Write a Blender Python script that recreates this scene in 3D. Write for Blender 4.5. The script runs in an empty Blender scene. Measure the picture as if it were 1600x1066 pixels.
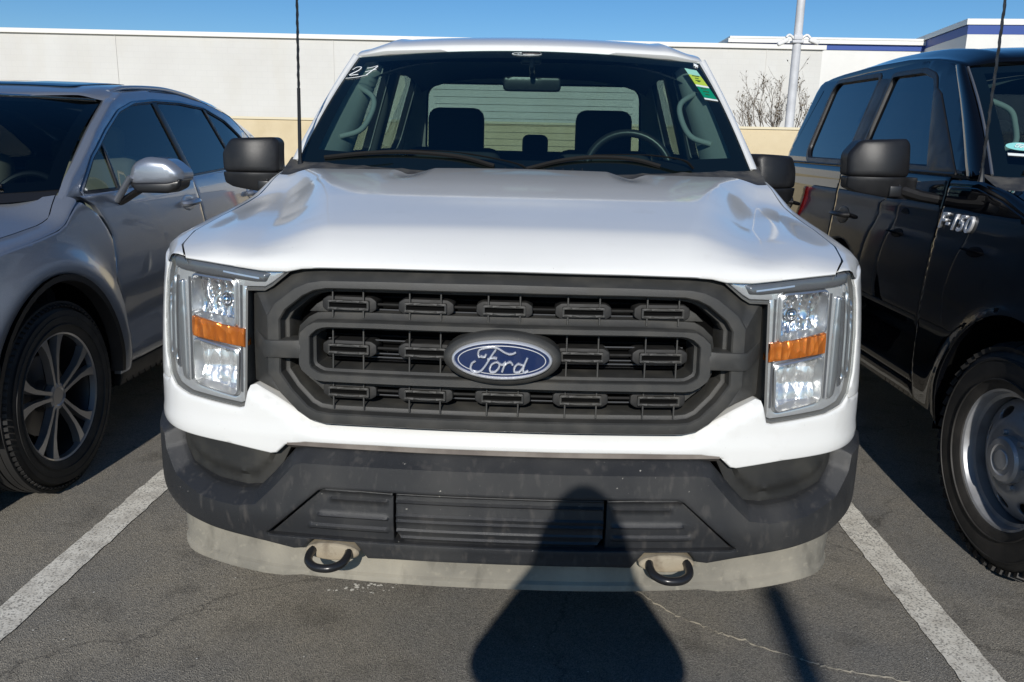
import bpy, bmesh, math, random
import numpy as np
from mathutils import Vector, Matrix
from mathutils.geometry import delaunay_2d_cdt
R = math.radians
random.seed(4)
sc = bpy.context.scene
col = sc.collection

# ---------------------------------------------------------------- camera
CAM = Vector((.082, -1.85, 1.43))
cd = bpy.data.cameras.new('camera'); cam = bpy.data.objects.new('camera', cd); col.objects.link(cam)
cd.sensor_width = 36; cd.lens = 1300 / 1600 * 36; cd.clip_start = .01; cd.clip_end = 2000
_P, _Rr, _Y = R(13.3), R(1.2), R(1.9)
_f = Vector((-math.sin(_Y) * math.cos(_P), math.cos(_Y) * math.cos(_P), -math.sin(_P)))
_r = Vector((math.cos(_Y), math.sin(_Y), 0)); _u = _r.cross(_f)
_r2 = _r * math.cos(_Rr) + _u * math.sin(_Rr); _u2 = -_r * math.sin(_Rr) + _u * math.cos(_Rr)
cam.matrix_world = Matrix(((_r2.x, _u2.x, -_f.x, CAM.x), (_r2.y, _u2.y, -_f.y, CAM.y), (_r2.z, _u2.z, -_f.z, CAM.z), (0, 0, 0, 1)))
sc.camera = cam

# ---------------------------------------------------------------- sky, sun, exposure
SUN_EL, SUN_AZ = R(26.5), R(3.4)      # light travels towards +y, turned a little to +x
w = bpy.data.worlds.new('World'); sc.world = w; w.use_nodes = True
nt = w.node_tree; bg = nt.nodes['Background']
sky = nt.nodes.new('ShaderNodeTexSky'); sky.sky_type = 'NISHITA'; sky.sun_disc = False
sky.sun_elevation = SUN_EL
dirv = Vector((math.sin(SUN_AZ) * math.cos(SUN_EL), math.cos(SUN_AZ) * math.cos(SUN_EL), -math.sin(SUN_EL)))
# the sun stands behind the camera, at -dirv
sky.sun_rotation = math.atan2(-dirv.x, -dirv.y)
sky.air_density = 1.0; sky.dust_density = .0; sky.ozone_density = 4.0; sky.altitude = 1500
hs = nt.nodes.new('ShaderNodeHueSaturation'); hs.inputs['Saturation'].default_value = 1.22; nt.links.new(sky.outputs[0], hs.inputs['Color']); nt.links.new(hs.outputs[0], bg.inputs[0]); bg.inputs[1].default_value = .08
sd = bpy.data.lights.new('sun', 'SUN'); sun = bpy.data.objects.new('sun', sd); col.objects.link(sun)
sd.energy = 3.6; sd.angle = R(.55); sd.color = (1, .955, .88)
sun.rotation_euler = dirv.to_track_quat('-Z', 'Y').to_euler()
sc.view_settings.view_transform = 'Standard'; sc.view_settings.look = 'None'
sc.view_settings.exposure = 0.15; sc.view_settings.gamma = 1
sc.view_settings.use_curve_mapping = False

# ---------------------------------------------------------------- helpers
def tag(o, label=None, cat=None, group=None, kind=None):
    if label: o['label'] = label
    if cat: o['category'] = cat
    if group: o['group'] = group
    if kind: o['kind'] = kind
    return o
def empty(name, loc=(0, 0, 0), rz=0):
    o = bpy.data.objects.new(name, None); col.objects.link(o); o.location = loc; o.rotation_euler = (0, 0, rz)
    o.empty_display_size = .1
    return o
def build(name, bm, mat, parent=None, smooth=35, recalc=True, loc=None):
    if recalc: bmesh.ops.recalc_face_normals(bm, faces=bm.faces)
    me = bpy.data.meshes.new(name); bm.to_mesh(me); bm.free()
    if smooth is None: me.shade_flat()
    else:
        me.shade_smooth(); me.set_sharp_from_angle(angle=R(smooth))
    for m in (mat if isinstance(mat, (list, tuple)) else [mat]): me.materials.append(m)
    o = bpy.data.objects.new(name, me); col.objects.link(o)
    if parent: o.parent = parent
    if loc: o.location = loc
    return o
def nb(): return bmesh.new()
def ip(x, pts):
    p = np.asarray(pts, float)
    return np.interp(x, p[:, 0], p[:, 1])
def sst(t): t = np.clip(t, 0, 1); return t * t * (3 - 2 * t)

def crm(P, n=12):
    P = [np.array(p, float) for p in P]
    Q = [2 * P[0] - P[1]] + P + [2 * P[-1] - P[-2]]; out = []
    for i in range(1, len(Q) - 2):
        a, b, c, d = Q[i - 1], Q[i], Q[i + 1], Q[i + 2]
        for k in range(n):
            t = k / n
            out.append(.5 * ((2 * b) + (c - a) * t + (2 * a - 5 * b + 4 * c - d) * t * t + (3 * b - a - 3 * c + d) * t ** 3))
    out.append(P[-1]); return np.array(out)

def grid(bm, V, close_u=False):
    """V: (n,m,3) array -> quads"""
    n, m = V.shape[:2]
    vs = [[bm.verts.new(V[i, j]) for j in range(m)] for i in range(n)]
    for i in range(n if close_u else n - 1):
        i2 = (i + 1) % n
        for j in range(m - 1):
            a, b, c, d = vs[i][j], vs[i2][j], vs[i2][j + 1], vs[i][j + 1]
            try: bm.faces.new((a, b, c, d))
            except Exception: pass
    return vs
def dens(loop, step, closed=True):
    out = []; n = len(loop)
    for i in range(n if closed else n - 1):
        a = np.array(loop[i], float); b = np.array(loop[(i + 1) % n], float)
        k = max(1, int(math.ceil(np.linalg.norm(b - a) / step)))
        for t in range(k): out.append(a + (b - a) * t / k)
    if not closed: out.append(np.array(loop[-1], float))
    return np.array(out)
def inside(P, L):
    x, y = P[:, 0], P[:, 1]; r = np.zeros(len(P), bool); n = len(L)
    for i in range(n):
        x1, y1 = L[i]; x2, y2 = L[(i + 1) % n]
        if y1 == y2: continue
        c = ((y1 > y) != (y2 > y)) & (x < (x2 - x1) * (y - y1) / (y2 - y1) + x1)
        r ^= c
    return r
def dist(P, L, closed=True):
    L = np.array(L, float); d = np.full(len(P), 1e9)
    n = len(L)
    for i in range(n if closed else n - 1):
        a = L[i]; b = L[(i + 1) % n]; ab = b - a; q = ab @ ab
        if q < 1e-14: continue
        t = np.clip(((P - a) @ ab) / q, 0, 1)
        d = np.minimum(d, np.linalg.norm(P - a - t[:, None] * ab, axis=1))
    return d
def rounded(pts, r, n=4):
    """round the corners of a closed polygon"""
    out = []; m = len(pts)
    for i in range(m):
        p = np.array(pts[i], float); a = np.array(pts[i - 1], float); b = np.array(pts[(i + 1) % m], float)
        u = a - p; v = b - p; lu = np.linalg.norm(u); lv = np.linalg.norm(v)
        rr = min(r, lu * .45, lv * .45)
        s = p + u / lu * rr; e = p + v / lv * rr
        for k in range(n + 1):
            t = k / n
            out.append((1 - t) ** 2 * s + 2 * t * (1 - t) * p + t * t * e)
    return np.array(out)
def sheet(bm, loop, mapf, step=.02, thick=.01, edge=.004, holes=(), dfun=None, cap=False, extra=None):
    """flat outline (u,v) -> tessellated plate on the surface mapf(u,v,d), rolled edge, side walls of depth thick"""
    loops = [np.array(loop, float)] + [np.array(h, float) for h in holes]
    DL = [dens(l, step) for l in loops]
    pts = []; edges = []
    for D in DL:
        b = len(pts); pts += list(D)
        edges += [(b + i, b + (i + 1) % len(D)) for i in range(len(D))]
    nb0 = len(pts)
    lo = DL[0].min(0); hi = DL[0].max(0)
    xs = np.arange(lo[0] + step * .5, hi[0], step); ys = np.arange(lo[1] + step * .5, hi[1], step)
    G = np.array([(x + (step * .5 if j % 2 else 0), y) for j, y in enumerate(ys) for x in xs]) if len(xs) and len(ys) else np.zeros((0, 2))
    cand = []
    for D in DL:
        nx = np.roll(D, -1, 0) - np.roll(D, 1, 0); nn = np.stack([-nx[:, 1], nx[:, 0]], 1)
        nn /= np.maximum(np.linalg.norm(nn, axis=1), 1e-9)[:, None]
        for s in (1, -1):
            for dd in ((edge * .4, edge) if edge > 0 else ()):
                cand.append((D + nn * s * dd, dd))
    def okk(P, mind):
        k = inside(P, loops[0])
        for h in loops[1:]: k &= ~inside(P, h)
        dm = dist(P, loops[0])
        for h in loops[1:]: dm = np.minimum(dm, dist(P, h))
        return k & (dm > mind)
    add = []
    for Cc, dd in cand: add += list(Cc[okk(Cc, dd * .93)])
    if extra is not None:
        X = np.vstack([dens(e, step * .8, False) for e in extra]); X = X[okk(X, edge + step * .3)]; add += list(X)
        if len(G): G = G[np.array([np.min(np.abs(X[:, 0] - g[0]) + np.abs(X[:, 1] - g[1])) > step * .55 for g in G])]
    if len(G): add += list(G[okk(G, max(step * .45, edge + step * .25))])
    allp = pts + add
    r = delaunay_2d_cdt([Vector(p) for p in allp], edges, [], 0, 1e-6)
    V2 = np.array([tuple(v) for v in r[0]])
    T = [t for t in r[2] if len(t) == 3]
    Cn = np.array([V2[list(t)].mean(0) for t in T])
    k = inside(Cn, loops[0])
    for h in loops[1:]: k &= ~inside(Cn, h)
    dm = dist(V2, loops[0])
    for h in loops[1:]: dm = np.minimum(dm, dist(V2, h))
    d = np.zeros(len(V2))
    if edge > 0:
        q = np.clip(edge - dm, 0, edge); d = edge - np.sqrt(np.maximum(edge * edge - q * q, 0))
    if dfun is not None: d = d + dfun(V2)
    W = mapf(V2[:, 0], V2[:, 1], d)
    vs = {}
    def gv(i):
        if i not in vs: vs[i] = bm.verts.new(W[i])
        return vs[i]
    for t, kk in zip(T, k):
        if kk:
            try: bm.faces.new([gv(i) for i in t])
            except Exception: pass
    if thick > 0:
        for D in DL:
            d0 = np.full(len(D), edge if edge > 0 else 0.)
            if dfun is not None: d0 = d0 + dfun(D)
            A = mapf(D[:, 0], D[:, 1], d0); B = mapf(D[:, 0], D[:, 1], d0 + thick)
            grid(bm, np.stack([A, B], 1), close_u=True)
        if cap and len(DL) == 1:
            D = DL[0]; B = mapf(D[:, 0], D[:, 1], np.full(len(D), (edge if edge > 0 else 0.) + thick))
            c = bm.verts.new(B.mean(0)); q = [bm.verts.new(b) for b in B]
            for i in range(len(q)): bm.faces.new((q[i], q[(i + 1) % len(q)], c))
def rings(bm, RR, mapf, step=.02, closed=True):
    """RR: list of (loop, d); loops have equal numbers of key points"""
    base = np.array(RR[0][0]); n = len(base); cnt = []
    for i in range(n if closed else n - 1):
        cnt.append(max(1, int(math.ceil(np.linalg.norm(base[(i + 1) % n] - base[i]) / step))))
    rows = []
    for L, d in RR:
        L = np.array(L, float); o = []
        for i in range(n if closed else n - 1):
            a = L[i]; b = L[(i + 1) % n]
            for t in range(cnt[i]): o.append(a + (b - a) * t / cnt[i])
        if not closed: o.append(L[-1])
        o = np.array(o); rows.append(mapf(o[:, 0], o[:, 1], np.full(len(o), float(d))))
    grid(bm, np.stack(rows, 1), close_u=closed)
def inset(L, r):
    L = np.array(L, float); n = len(L); out = []
    area = .5 * sum(L[i][0] * L[(i + 1) % n][1] - L[(i + 1) % n][0] * L[i][1] for i in range(n))
    sg = 1 if area > 0 else -1
    for i in range(n):
        p = L[i]; a = L[i - 1]; b = L[(i + 1) % n]
        e1 = (p - a) / max(np.linalg.norm(p - a), 1e-9); e2 = (b - p) / max(np.linalg.norm(b - p), 1e-9)
        n1 = np.array([-e1[1], e1[0]]) * sg; n2 = np.array([-e2[1], e2[0]]) * sg
        m = n1 + n2; m /= max(np.linalg.norm(m), 1e-9); k = max(.5, m @ n1)
        out.append(p + m * r / k)
    return np.array(out)
def box(bm, c, s, rot=None, bev=0):
    r = bmesh.ops.create_cube(bm, size=1)
    vs = r['verts']
    for v in vs: v.co = Vector((v.co.x * s[0], v.co.y * s[1], v.co.z * s[2]))
    if bev:
        es = list({e for v in vs for e in v.link_edges})
        rr = bmesh.ops.bevel(bm, geom=es, offset=bev, segments=3, affect='EDGES', profile=.5)
        vs = list({v for f in rr['faces'] for v in f.verts} | {v for v in vs if v.is_valid})
    for v in vs:
        if rot: v.co = rot @ v.co
        v.co += Vector(c)
    return vs
def tube(bm, P, rad, n=8, cap=True, flat=None):
    P = [Vector(p) for p in P]; m = len(P)
    rr = rad if isinstance(rad, (list, tuple, np.ndarray)) else [rad] * m
    rows = []; up = None
    for i, p in enumerate(P):
        t = (P[min(i + 1, m - 1)] - P[max(i - 1, 0)]).normalized()
        if up is None: up = Vector((0, 0, 1)) if abs(t.z) < .9 else Vector((1, 0, 0))
        s = t.cross(up).normalized(); up = s.cross(t).normalized()
        row = []
        for k in range(n):
            a = 2 * math.pi * k / n
            row.append(bm.verts.new(p + s * math.cos(a) * rr[i] + up * math.sin(a) * rr[i] * (flat or 1)))
        rows.append(row)
    for i in range(m - 1):
        for k in range(n):
            bm.faces.new((rows[i][k], rows[i][(k + 1) % n], rows[i + 1][(k + 1) % n], rows[i + 1][k]))
    if cap:
        bm.faces.new(rows[0][::-1]); bm.faces.new(rows[-1])
def lathe(bm, prof, n=64, closed=False):
    """prof (x, r) turned round the x axis"""
    V = np.zeros((n, len(prof), 3))
    for i in range(n):
        a = 2 * math.pi * i / n
        for j, (x, r) in enumerate(prof): V[i, j] = (x, r * math.cos(a), r * math.sin(a))
    grid(bm, V, close_u=True)

# ---------------------------------------------------------------- materials
def _n(nt, t, **k):
    n = nt.nodes.new(t)
    for a, b in k.items(): setattr(n, a, b)
    return n
def M(name, c, rough=.5, metal=0., coat=0., c2=None, nscale=8, nlo=.4, nhi=.65, bump=0, bscale=200, spec=.5,
      stretch=None, dust=None, flake=0, ior=1.5, croug=.03, bump2=None):
    """dust: (colour, scale, lo, hi, strength[, stretch])"""
    m = bpy.data.materials.new(name); m.use_nodes = True; nt = m.node_tree; b = nt.nodes['Principled BSDF']
    L = nt.links.new
    b.inputs['Base Color'].default_value = (*c, 1); b.inputs['Roughness'].default_value = rough
    b.inputs['Metallic'].default_value = metal; b.inputs['Coat Weight'].default_value = coat
    b.inputs['Coat Roughness'].default_value = croug; b.inputs['Specular IOR Level'].default_value = spec
    b.inputs['IOR'].default_value = ior
    tc = _n(nt, 'ShaderNodeTexCoord')
    def noise(scale, det=4, st=None, typ='ShaderNodeTexNoise'):
        mp = _n(nt, 'ShaderNodeMapping'); L(tc.outputs['Object'], mp.inputs[0])
        if st: mp.inputs['Scale'].default_value = st
        n = _n(nt, typ); n.inputs['Scale'].default_value = scale
        if typ == 'ShaderNodeTexNoise': n.inputs['Detail'].default_value = det
        L(mp.outputs[0], n.inputs['Vector']); return n
    def ramp(src, lo, hi):
        r = _n(nt, 'ShaderNodeMapRange'); r.inputs['From Min'].default_value = lo; r.inputs['From Max'].default_value = hi
        L(src, r.inputs['Value']); return r.outputs[0]
    cur = None
    def mix(fac, a, col):
        x = _n(nt, 'ShaderNodeMix', data_type='RGBA'); L(fac, x.inputs['Factor'])
        if a is None: x.inputs['A'].default_value = (*c, 1)
        else: L(a, x.inputs['A'])
        x.inputs['B'].default_value = (*col, 1); return x.outputs['Result']
    if c2: cur = mix(ramp(noise(nscale, 5, stretch).outputs[0], nlo, nhi), cur, c2)
    for dd in (dust or []):
        st = dd[5] if len(dd) > 5 else None
        f = ramp(noise(dd[1], 6, st).outputs[0], dd[2], dd[3])
        k = _n(nt, 'ShaderNodeMath', operation='MULTIPLY'); L(f, k.inputs[0]); k.inputs[1].default_value = dd[4]
        cur = mix(k.outputs[0], cur, dd[0])
        if dd is dust[0]:
            a = _n(nt, 'ShaderNodeMath', operation='MULTIPLY_ADD'); L(k.outputs[0], a.inputs[0]); a.inputs[1].default_value = .5; a.inputs[2].default_value = rough
            L(a.outputs[0], b.inputs['Roughness'])
    if cur is not None: L(cur, b.inputs['Base Color'])
    if bump:
        bn = _n(nt, 'ShaderNodeBump'); bn.inputs['Strength'].default_value = bump; bn.inputs['Distance'].default_value = .002
        L(noise(bscale, 3).outputs[0], bn.inputs['Height']); L(bn.outputs[0], b.inputs['Normal'])
    return m
def glass(name, tint, rough=0.0, refl=1.0, ior=1.5):
    m = bpy.data.materials.new(name); m.use_nodes = True; nt = m.node_tree; nt.nodes.clear(); L = nt.links.new
    o = _n(nt, 'ShaderNodeOutputMaterial'); mx = _n(nt, 'ShaderNodeMixShader'); t = _n(nt, 'ShaderNodeBsdfTransparent')
    g = _n(nt, 'ShaderNodeBsdfGlossy'); t.inputs[0].default_value = (*tint, 1); g.inputs['Roughness'].default_value = rough
    ly = _n(nt, 'ShaderNodeLayerWeight'); ly.inputs[0].default_value = .5     # Schlick: same from both sides of the pane
    p = _n(nt, 'ShaderNodeMath', operation='POWER'); p.inputs[1].default_value = 4.5; L(ly.outputs['Facing'], p.inputs[0])
    k = _n(nt, 'ShaderNodeMath', operation='MULTIPLY_ADD', use_clamp=True); k.inputs[1].default_value = .92; k.inputs[2].default_value = .045 * refl * 1.3
    L(p.outputs[0], k.inputs[0]); L(k.outputs[0], mx.inputs[0]); L(t.outputs[0], mx.inputs[1]); L(g.outputs[0], mx.inputs[2]); L(mx.outputs[0], o.inputs[0])
    return m
WHITE = M('white_paint', (.78, .78, .755), .35, coat=1.0, croug=.075, c2=(.74, .74, .715), nscale=3, nlo=.45, nhi=.75,
          dust=[((.45, .41, .33), 9, .60, .80, .22), ((.2, .18, .15), 140, .70, .78, .35)])
BLACK = M('black_paint', (.003, .0035, .005), .6, coat=1.0, spec=0, croug=.015)
SILVER = M('silver_paint', (.34, .365, .41), .33, metal=.65, coat=1.0, c2=(.31, .335, .38), nscale=300, nlo=.4, nhi=.6)
GRILLE = M('grille_plastic', (.034, .034, .032), .52, bump=.25, bscale=900, dust=[((.13, .12, .10), 14, .45, .8, .35), ((.25, .23, .19), 260, .70, .80, .5)])
GRILLED = M('grille_dark', (.010, .010, .010), .6, dust=[((.05, .047, .04), 20, .5, .8, .4)])
BUMP = M('bumper_plastic', (.021, .022, .024), .42, bump=.35, bscale=1200,
         dust=[((.10, .095, .085), 5, .45, .8, .4, (1, 1, .6)), ((.11, .10, .09), 30, .56, .75, .4, (1.6, 1.6, .6)), ((.5, .48, .42), 90, .735, .76, .8), ((.35, .33, .28), 320, .70, .78, .5)])
DAM = M('dusty_dam', (.19, .178, .148), .8, c2=(.36, .33, .265), nscale=3.2, nlo=.42, nhi=.62,
        dust=[((.05, .048, .042), 22, .55, .72, .4, (1.2, 1.2, .5)), ((.36, .33, .26), 60, .58, .72, .4), ((.28, .26, .21), 9, .5, .75, .4)], bump=.3, bscale=200)
HOOKP = M('dusty_tan_metal', (.33, .28, .20), .75, c2=(.2, .16, .11), nscale=30, nlo=.5, nhi=.7, bump=.4, bscale=150)
HOOK = M('black_hook_steel', (.015, .015, .016), .28, bump=.1)
PLAST = M('black_plastic', (.011, .011, .012), .42, bump=.2, bscale=900, dust=[((.04, .038, .035), 12, .5, .8, .3)])
RUB = M('black_rubber', (.008, .008, .008), .5)
SEALM = M('window_trim', (.012, .012, .013), .35)
COWL = M('cowl_plastic', (.035, .035, .036), .6, dust=[((.14, .13, .11), 20, .4, .7, .5)], bump=.3, bscale=600)
CHROME = M('chrome', (.85, .85, .86), .06, metal=1)
SATIN = M('satin_silver', (.62, .62, .62), .28, metal=.9)
LAMPB = M('lamp_housing', (.68, .69, .70), .2, metal=.6, coat=.3, bump=.5, bscale=18)
LAMPD = M('lamp_dark_grey', (.13, .135, .145), .3, metal=.3, coat=.5)
BLUE = M('oval_blue', (.010, .024, .085), .3, metal=.1, coat=1.0); EMC = M('emblem_chrome', (.85, .86, .88), .36, metal=.6)
TYRE = M('tyre_rubber', (.017, .0165, .016), .62, c2=(.035, .032, .029), nscale=12, nlo=.45, nhi=.7, bump=.3, bscale=300)
STEELW = M('grey_wheel_steel', (.38, .39, .41), .42, metal=.45, c2=(.28, .28, .285), nscale=14, nlo=.45, nhi=.75, coat=.2)
ALLOY = M('machined_alloy', (.40, .40, .41), .3, metal=.8, coat=.4)
ALLOYD = M('alloy_dark', (.03, .03, .032), .35, metal=.4)
BRAKE = M('brake_disc', (.2, .19, .18), .4, metal=.9)
VOID = M('dark_underbody', (.004, .004, .004), .95, spec=.05); WIPER = M('wiper_black', (.006, .006, .006), .7, spec=.2)
CABIN = M('cabin_fabric', (.022, .024, .028), .85, bump=.3, bscale=500)
CABTRIM = M('cabin_trim_grey', (.32, .34, .33), .7)
DASH = M('dashboard_plastic', (.02, .022, .024), .6)
LEATH = M('tan_leather', (.32, .29, .22), .6)
WSG = glass('windshield_glass', (.52, .67, .63), refl=2.2)
CLG = glass('side_glass', (.42, .50, .47), refl=1.5)
TINT = glass('tinted_glass', (.035, .04, .045), refl=2.0)
LENS = glass('lamp_lens', (.97, .98, .98), .0, .9)
INK = M('white_marker', (.82, .85, .85), .6)
def faceted(name, c, rough, metal, scale, strength, trans=0):
    m = M(name, c, rough, metal); nt = m.node_tree; L = nt.links.new; b = nt.nodes['Principled BSDF']
    tc = _n(nt, 'ShaderNodeTexCoord'); mp = _n(nt, 'ShaderNodeMapping'); mp.inputs['Scale'].default_value = (1, 1, .35)
    v = _n(nt, 'ShaderNodeTexVoronoi'); v.inputs['Scale'].default_value = scale
    n = _n(nt, 'ShaderNodeTexNoise'); n.inputs['Scale'].default_value = scale * .35
    ad = _n(nt, 'ShaderNodeMath', operation='ADD')
    bn = _n(nt, 'ShaderNodeBump'); bn.inputs['Strength'].default_value = strength; bn.inputs['Distance'].default_value = .012
    L(tc.outputs['Object'], mp.inputs[0]); L(mp.outputs[0], v.inputs['Vector']); L(mp.outputs[0], n.inputs['Vector'])
    L(v.outputs['Distance'], ad.inputs[0]); L(n.outputs[0], ad.inputs[1]); L(ad.outputs[0], bn.inputs['Height']); L(bn.outputs[0], b.inputs['Normal'])
    return m
REFL = faceted('lamp_reflector', (.88, .89, .9), .14, .92, 55, .7)
REFL2 = faceted('lamp_reflector_low', (.86, .86, .85), .24, .75, 38, .45)
AMBER = faceted('amber_lens', (.78, .21, .02), .2, .55, 55, .9)
AMBER.node_tree.nodes['Principled BSDF'].inputs['Coat Weight'].default_value = .6

# ================================================================ pickup truck geometry (local frame: nose at y=0, x right, z up)
PC = [(0, 0), (.15, .002), (.3, .010), (.45, .022), (.6, .042), (.72, .070), (.82, .115), (.885, .185), (.920, .275), (.936, .38), (.946, .5), (.960, .7), (.968, 1.0)]
_cv = crm(PC, 20); _cv = np.vstack([_cv, [[.968, 6.2]]])
_S = np.concatenate([[0], np.cumsum(np.linalg.norm(np.diff(_cv, axis=0), axis=1))])
_tan = np.gradient(_cv[:-1], axis=0); _tan /= np.linalg.norm(_tan, axis=1)[:, None]; _tan = np.vstack([_tan, [[0, 1]]])
S1 = _S[-2]                       # arc length at y = 1.0
TUM = crm([(.3, .045), (.42, .02), (.55, .002), (.70, 0), (.82, .001), (.95, .008), (1.05, .017), (1.12, .026), (1.2, .036), (1.27, .047), (1.36, .066), (1.8, .215), (1.9, .24)], 8)
def s_of_y(y): return np.interp(y, _cv[60:, 1], _S[60:])
def FR(s, z, d=0., sg=1):
    """nose and flank of the truck: arc length s round the plan outline, height z, depth d behind the surface"""
    s = np.asarray(s, float); z = np.asarray(z, float); d = np.asarray(d, float) + 0 * s
    q = np.sign(s) + (s == 0); a = np.abs(s)
    x = np.interp(a, _S, _cv[:, 0]); y = np.interp(a, _S, _cv[:, 1])
    tx = np.interp(a, _S, _tan[:, 0]); ty = np.interp(a, _S, _tan[:, 1])
    nx, ny = ty, -tx
    bl = sst((a - .76) / .22); fr = 1 - sst((a - .75) / .35)
    x = x - ip(z, TUM) * bl; y = y + .08 * (z - .75) * fr
    return np.stack([(x - nx * d) * q * sg, y - ny * d, z + 0 * x], -1)
FL = lambda s, z, d: FR(s, z, d, -1)
def SD(sg):      # flank by y and z
    def f(y, z, d): return FR(s_of_y(y), z, d, sg)
    return f
def CX(z): return np.interp(z, [1.30, 1.36, 1.80, 1.88], [.913, .903, .768, .742])
def CB(sg, extra=0.):   # glasshouse side
    def f(y, z, d):
        y = np.asarray(y, float); z = np.asarray(z, float)
        x = CX(z) - np.asarray(d) - extra - .02 * sst((1.75 - y) / .5) * 0
        return np.stack([sg * (x + 0 * y), y, z + 0 * y], -1)
    return f
def mir(h):      # right half (top centre -> bottom centre) to a closed loop
    h = [tuple(p) for p in h]
    return np.array(h + [(-x, z) for x, z in h[::-1] if x > 1e-6])

SHX = [(.10, .77), (.2, .818), (.35, .848), (.6, .872), (.9, .888), (1.1, .892), (1.25, .894), (1.45, .895)]      # hood / wing gap
SHZ = [(.10, 1.153), (.2, 1.170), (.35, 1.188), (.6, 1.206), (.85, 1.225), (1.0, 1.245), (1.1, 1.270), (1.2, 1.298), (1.4, 1.335)]
SHZS = crm(SHZ, 6)
HPROF = crm([(-.05, 1.118), (.03, 1.163), (.09, 1.196), (.14, 1.220), (.175, 1.232), (.22, 1.240), (.3, 1.253), (.45, 1.276), (.54, 1.290), (.7, 1.310), (.85, 1.324), (1.0, 1.335), (1.2, 1.345), (1.5, 1.354)], 8)
def hood_base(x, y):
    ax = np.abs(x)
    zD = ip(y, HPROF)
    xs = ip(y, SHX); zs = ip(y, SHZS)
    zO = zs + .014 * sst((xs - ax) / .12)
    x0 = np.interp(y, [.0, .1, .5, .9, 1.2], [.40, .42, .52, .64, .76]); wd = np.interp(y, [0, .1, .5, .9, 1.2], [.22, .19, .145, .125, .09])
    q_ = np.clip((ax - x0) / wd, 0, 1); k = 1 - (.5 * sst(q_) + .5 * q_)
    z = zO + (zD - zO - .018 * (ax / .9) ** 2) * k
    z = z - .015 * np.clip(1 - np.abs(ax - .37) / .065, 0, 1) * sst((y - .78) / .28)                   # small scoop ahead of each notch
    return z
HLZ = [(0, 1.148), (.285, 1.146), (.43, 1.143), (.475, 1.140), (.51, 1.132), (.574, 1.131), (.66, 1.139), (.77, 1.149)]
def hood_yf(ax): return np.interp(ax, _cv[:, 0], _cv[:, 1]) + .032
HYR = [(0, 1.19), (.30, 1.17), (.345, 1.12), (.375, 1.04), (.40, 1.08), (.44, 1.10), (.6, 1.13), (.7, 1.16), (.8, 1.20), (.88, 1.25)]
def hood_mesh(bm):
    U = np.linspace(-1, 1, 181); T = np.concatenate([[0, .003, .007, .012, .018, .026, .036, .05], np.linspace(.065, 1, 46)])
    rows = []
    for v in [-2, -1] + list(T):
        vv = max(v, 0)
        ax = np.abs(U) * .86
        yf = hood_yf(np.abs(U) * .765); yr = ip(ax, HYR)
        y = yf + (yr - yf) * vv
        xs = ip(y, SHX) - .004
        x = U * xs; axx = np.abs(x)
        xl = np.abs(U) * .765
        zl = ip(xl, HLZ)
        hb = hood_base(x, y); t = y - yf
        g = np.interp(t, [0, .003, .008, .016, .03, .05, .08], [0, .28, .52, .72, .88, .97, 1])
        z = zl + (hb - zl) * g
        if v == -1: z = zl - .0035; y = yf + .003
        if v == -2: z = zl - .004; y = yf + .03
        rows.append(np.stack([x, y, z], -1))
    V = np.stack(rows, 0)
    # turned-down side lips and rear lip
    L = V[:, :1] + np.array([.003, 0, -.012]); Rr = V[:, -1:] + np.array([-.003, 0, -.012])
    V = np.concatenate([L, V, Rr], 1)
    Bk = V[-1:] + np.array([0, .004, -.014]); V = np.concatenate([V, Bk], 0)
    grid(bm, V)

def stroke(bm, pts, w, mapf, th=.004, n=10):
    P = crm(pts, n) if len(pts) > 2 else np.array(pts, float)
    W = mapf(P[:, 0], P[:, 1], np.full(len(P), -th * .3))
    tube(bm, W, w, 6, flat=.6)
FORD = [  # hand traced script strokes, unit: emblem half width
    [(-.44, .05), (-.46, .12), (-.43, .20), (-.30, .24), (-.12, .25), (.05, .16), (.16, .13), (.26, .17)],
    [(-.42, .07), (-.34, .06), (-.31, .12)],
    [(-.12, .22), (-.20, .10), (-.26, 0), (-.33, -.12), (-.42, -.22), (-.54, -.235), (-.60, -.17), (-.58, -.07), (-.51, -.02)],
    [(-.28, .02), (-.18, .045), (-.10, .04)],
    [(-.12, -.03), (-.20, -.08), (-.235, -.17), (-.20, -.23), (-.12, -.21), (-.06, -.13), (-.06, -.05), (-.12, -.03)],
    [(-.06, -.05), (.0, -.08), (.06, -.03), (.04, -.10), (.0, -.22)],
    [(.03, -.11), (.10, -.04), (.17, -.03), (.20, -.08)],
    [(.40, -.08), (.30, -.06), (.235, -.13), (.24, -.21), (.31, -.22), (.38, -.15), (.43, -.05), (.48, .07)],
    [(.45, .0), (.40, -.16), (.43, -.22), (.50, -.18)]]
def script_mesh(bm, cx, cz, k, mapf, w, th=.003):
    for s in FORD: stroke(bm, [(cx + a * k, cz + b * k) for a, b in s], w, mapf, th, 6)

def ellipse(cx, cz, a, b, n=48): return np.array([(cx + a * math.cos(t), cz + b * math.sin(t)) for t in np.linspace(0, 2 * math.pi, n, endpoint=False)])

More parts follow.
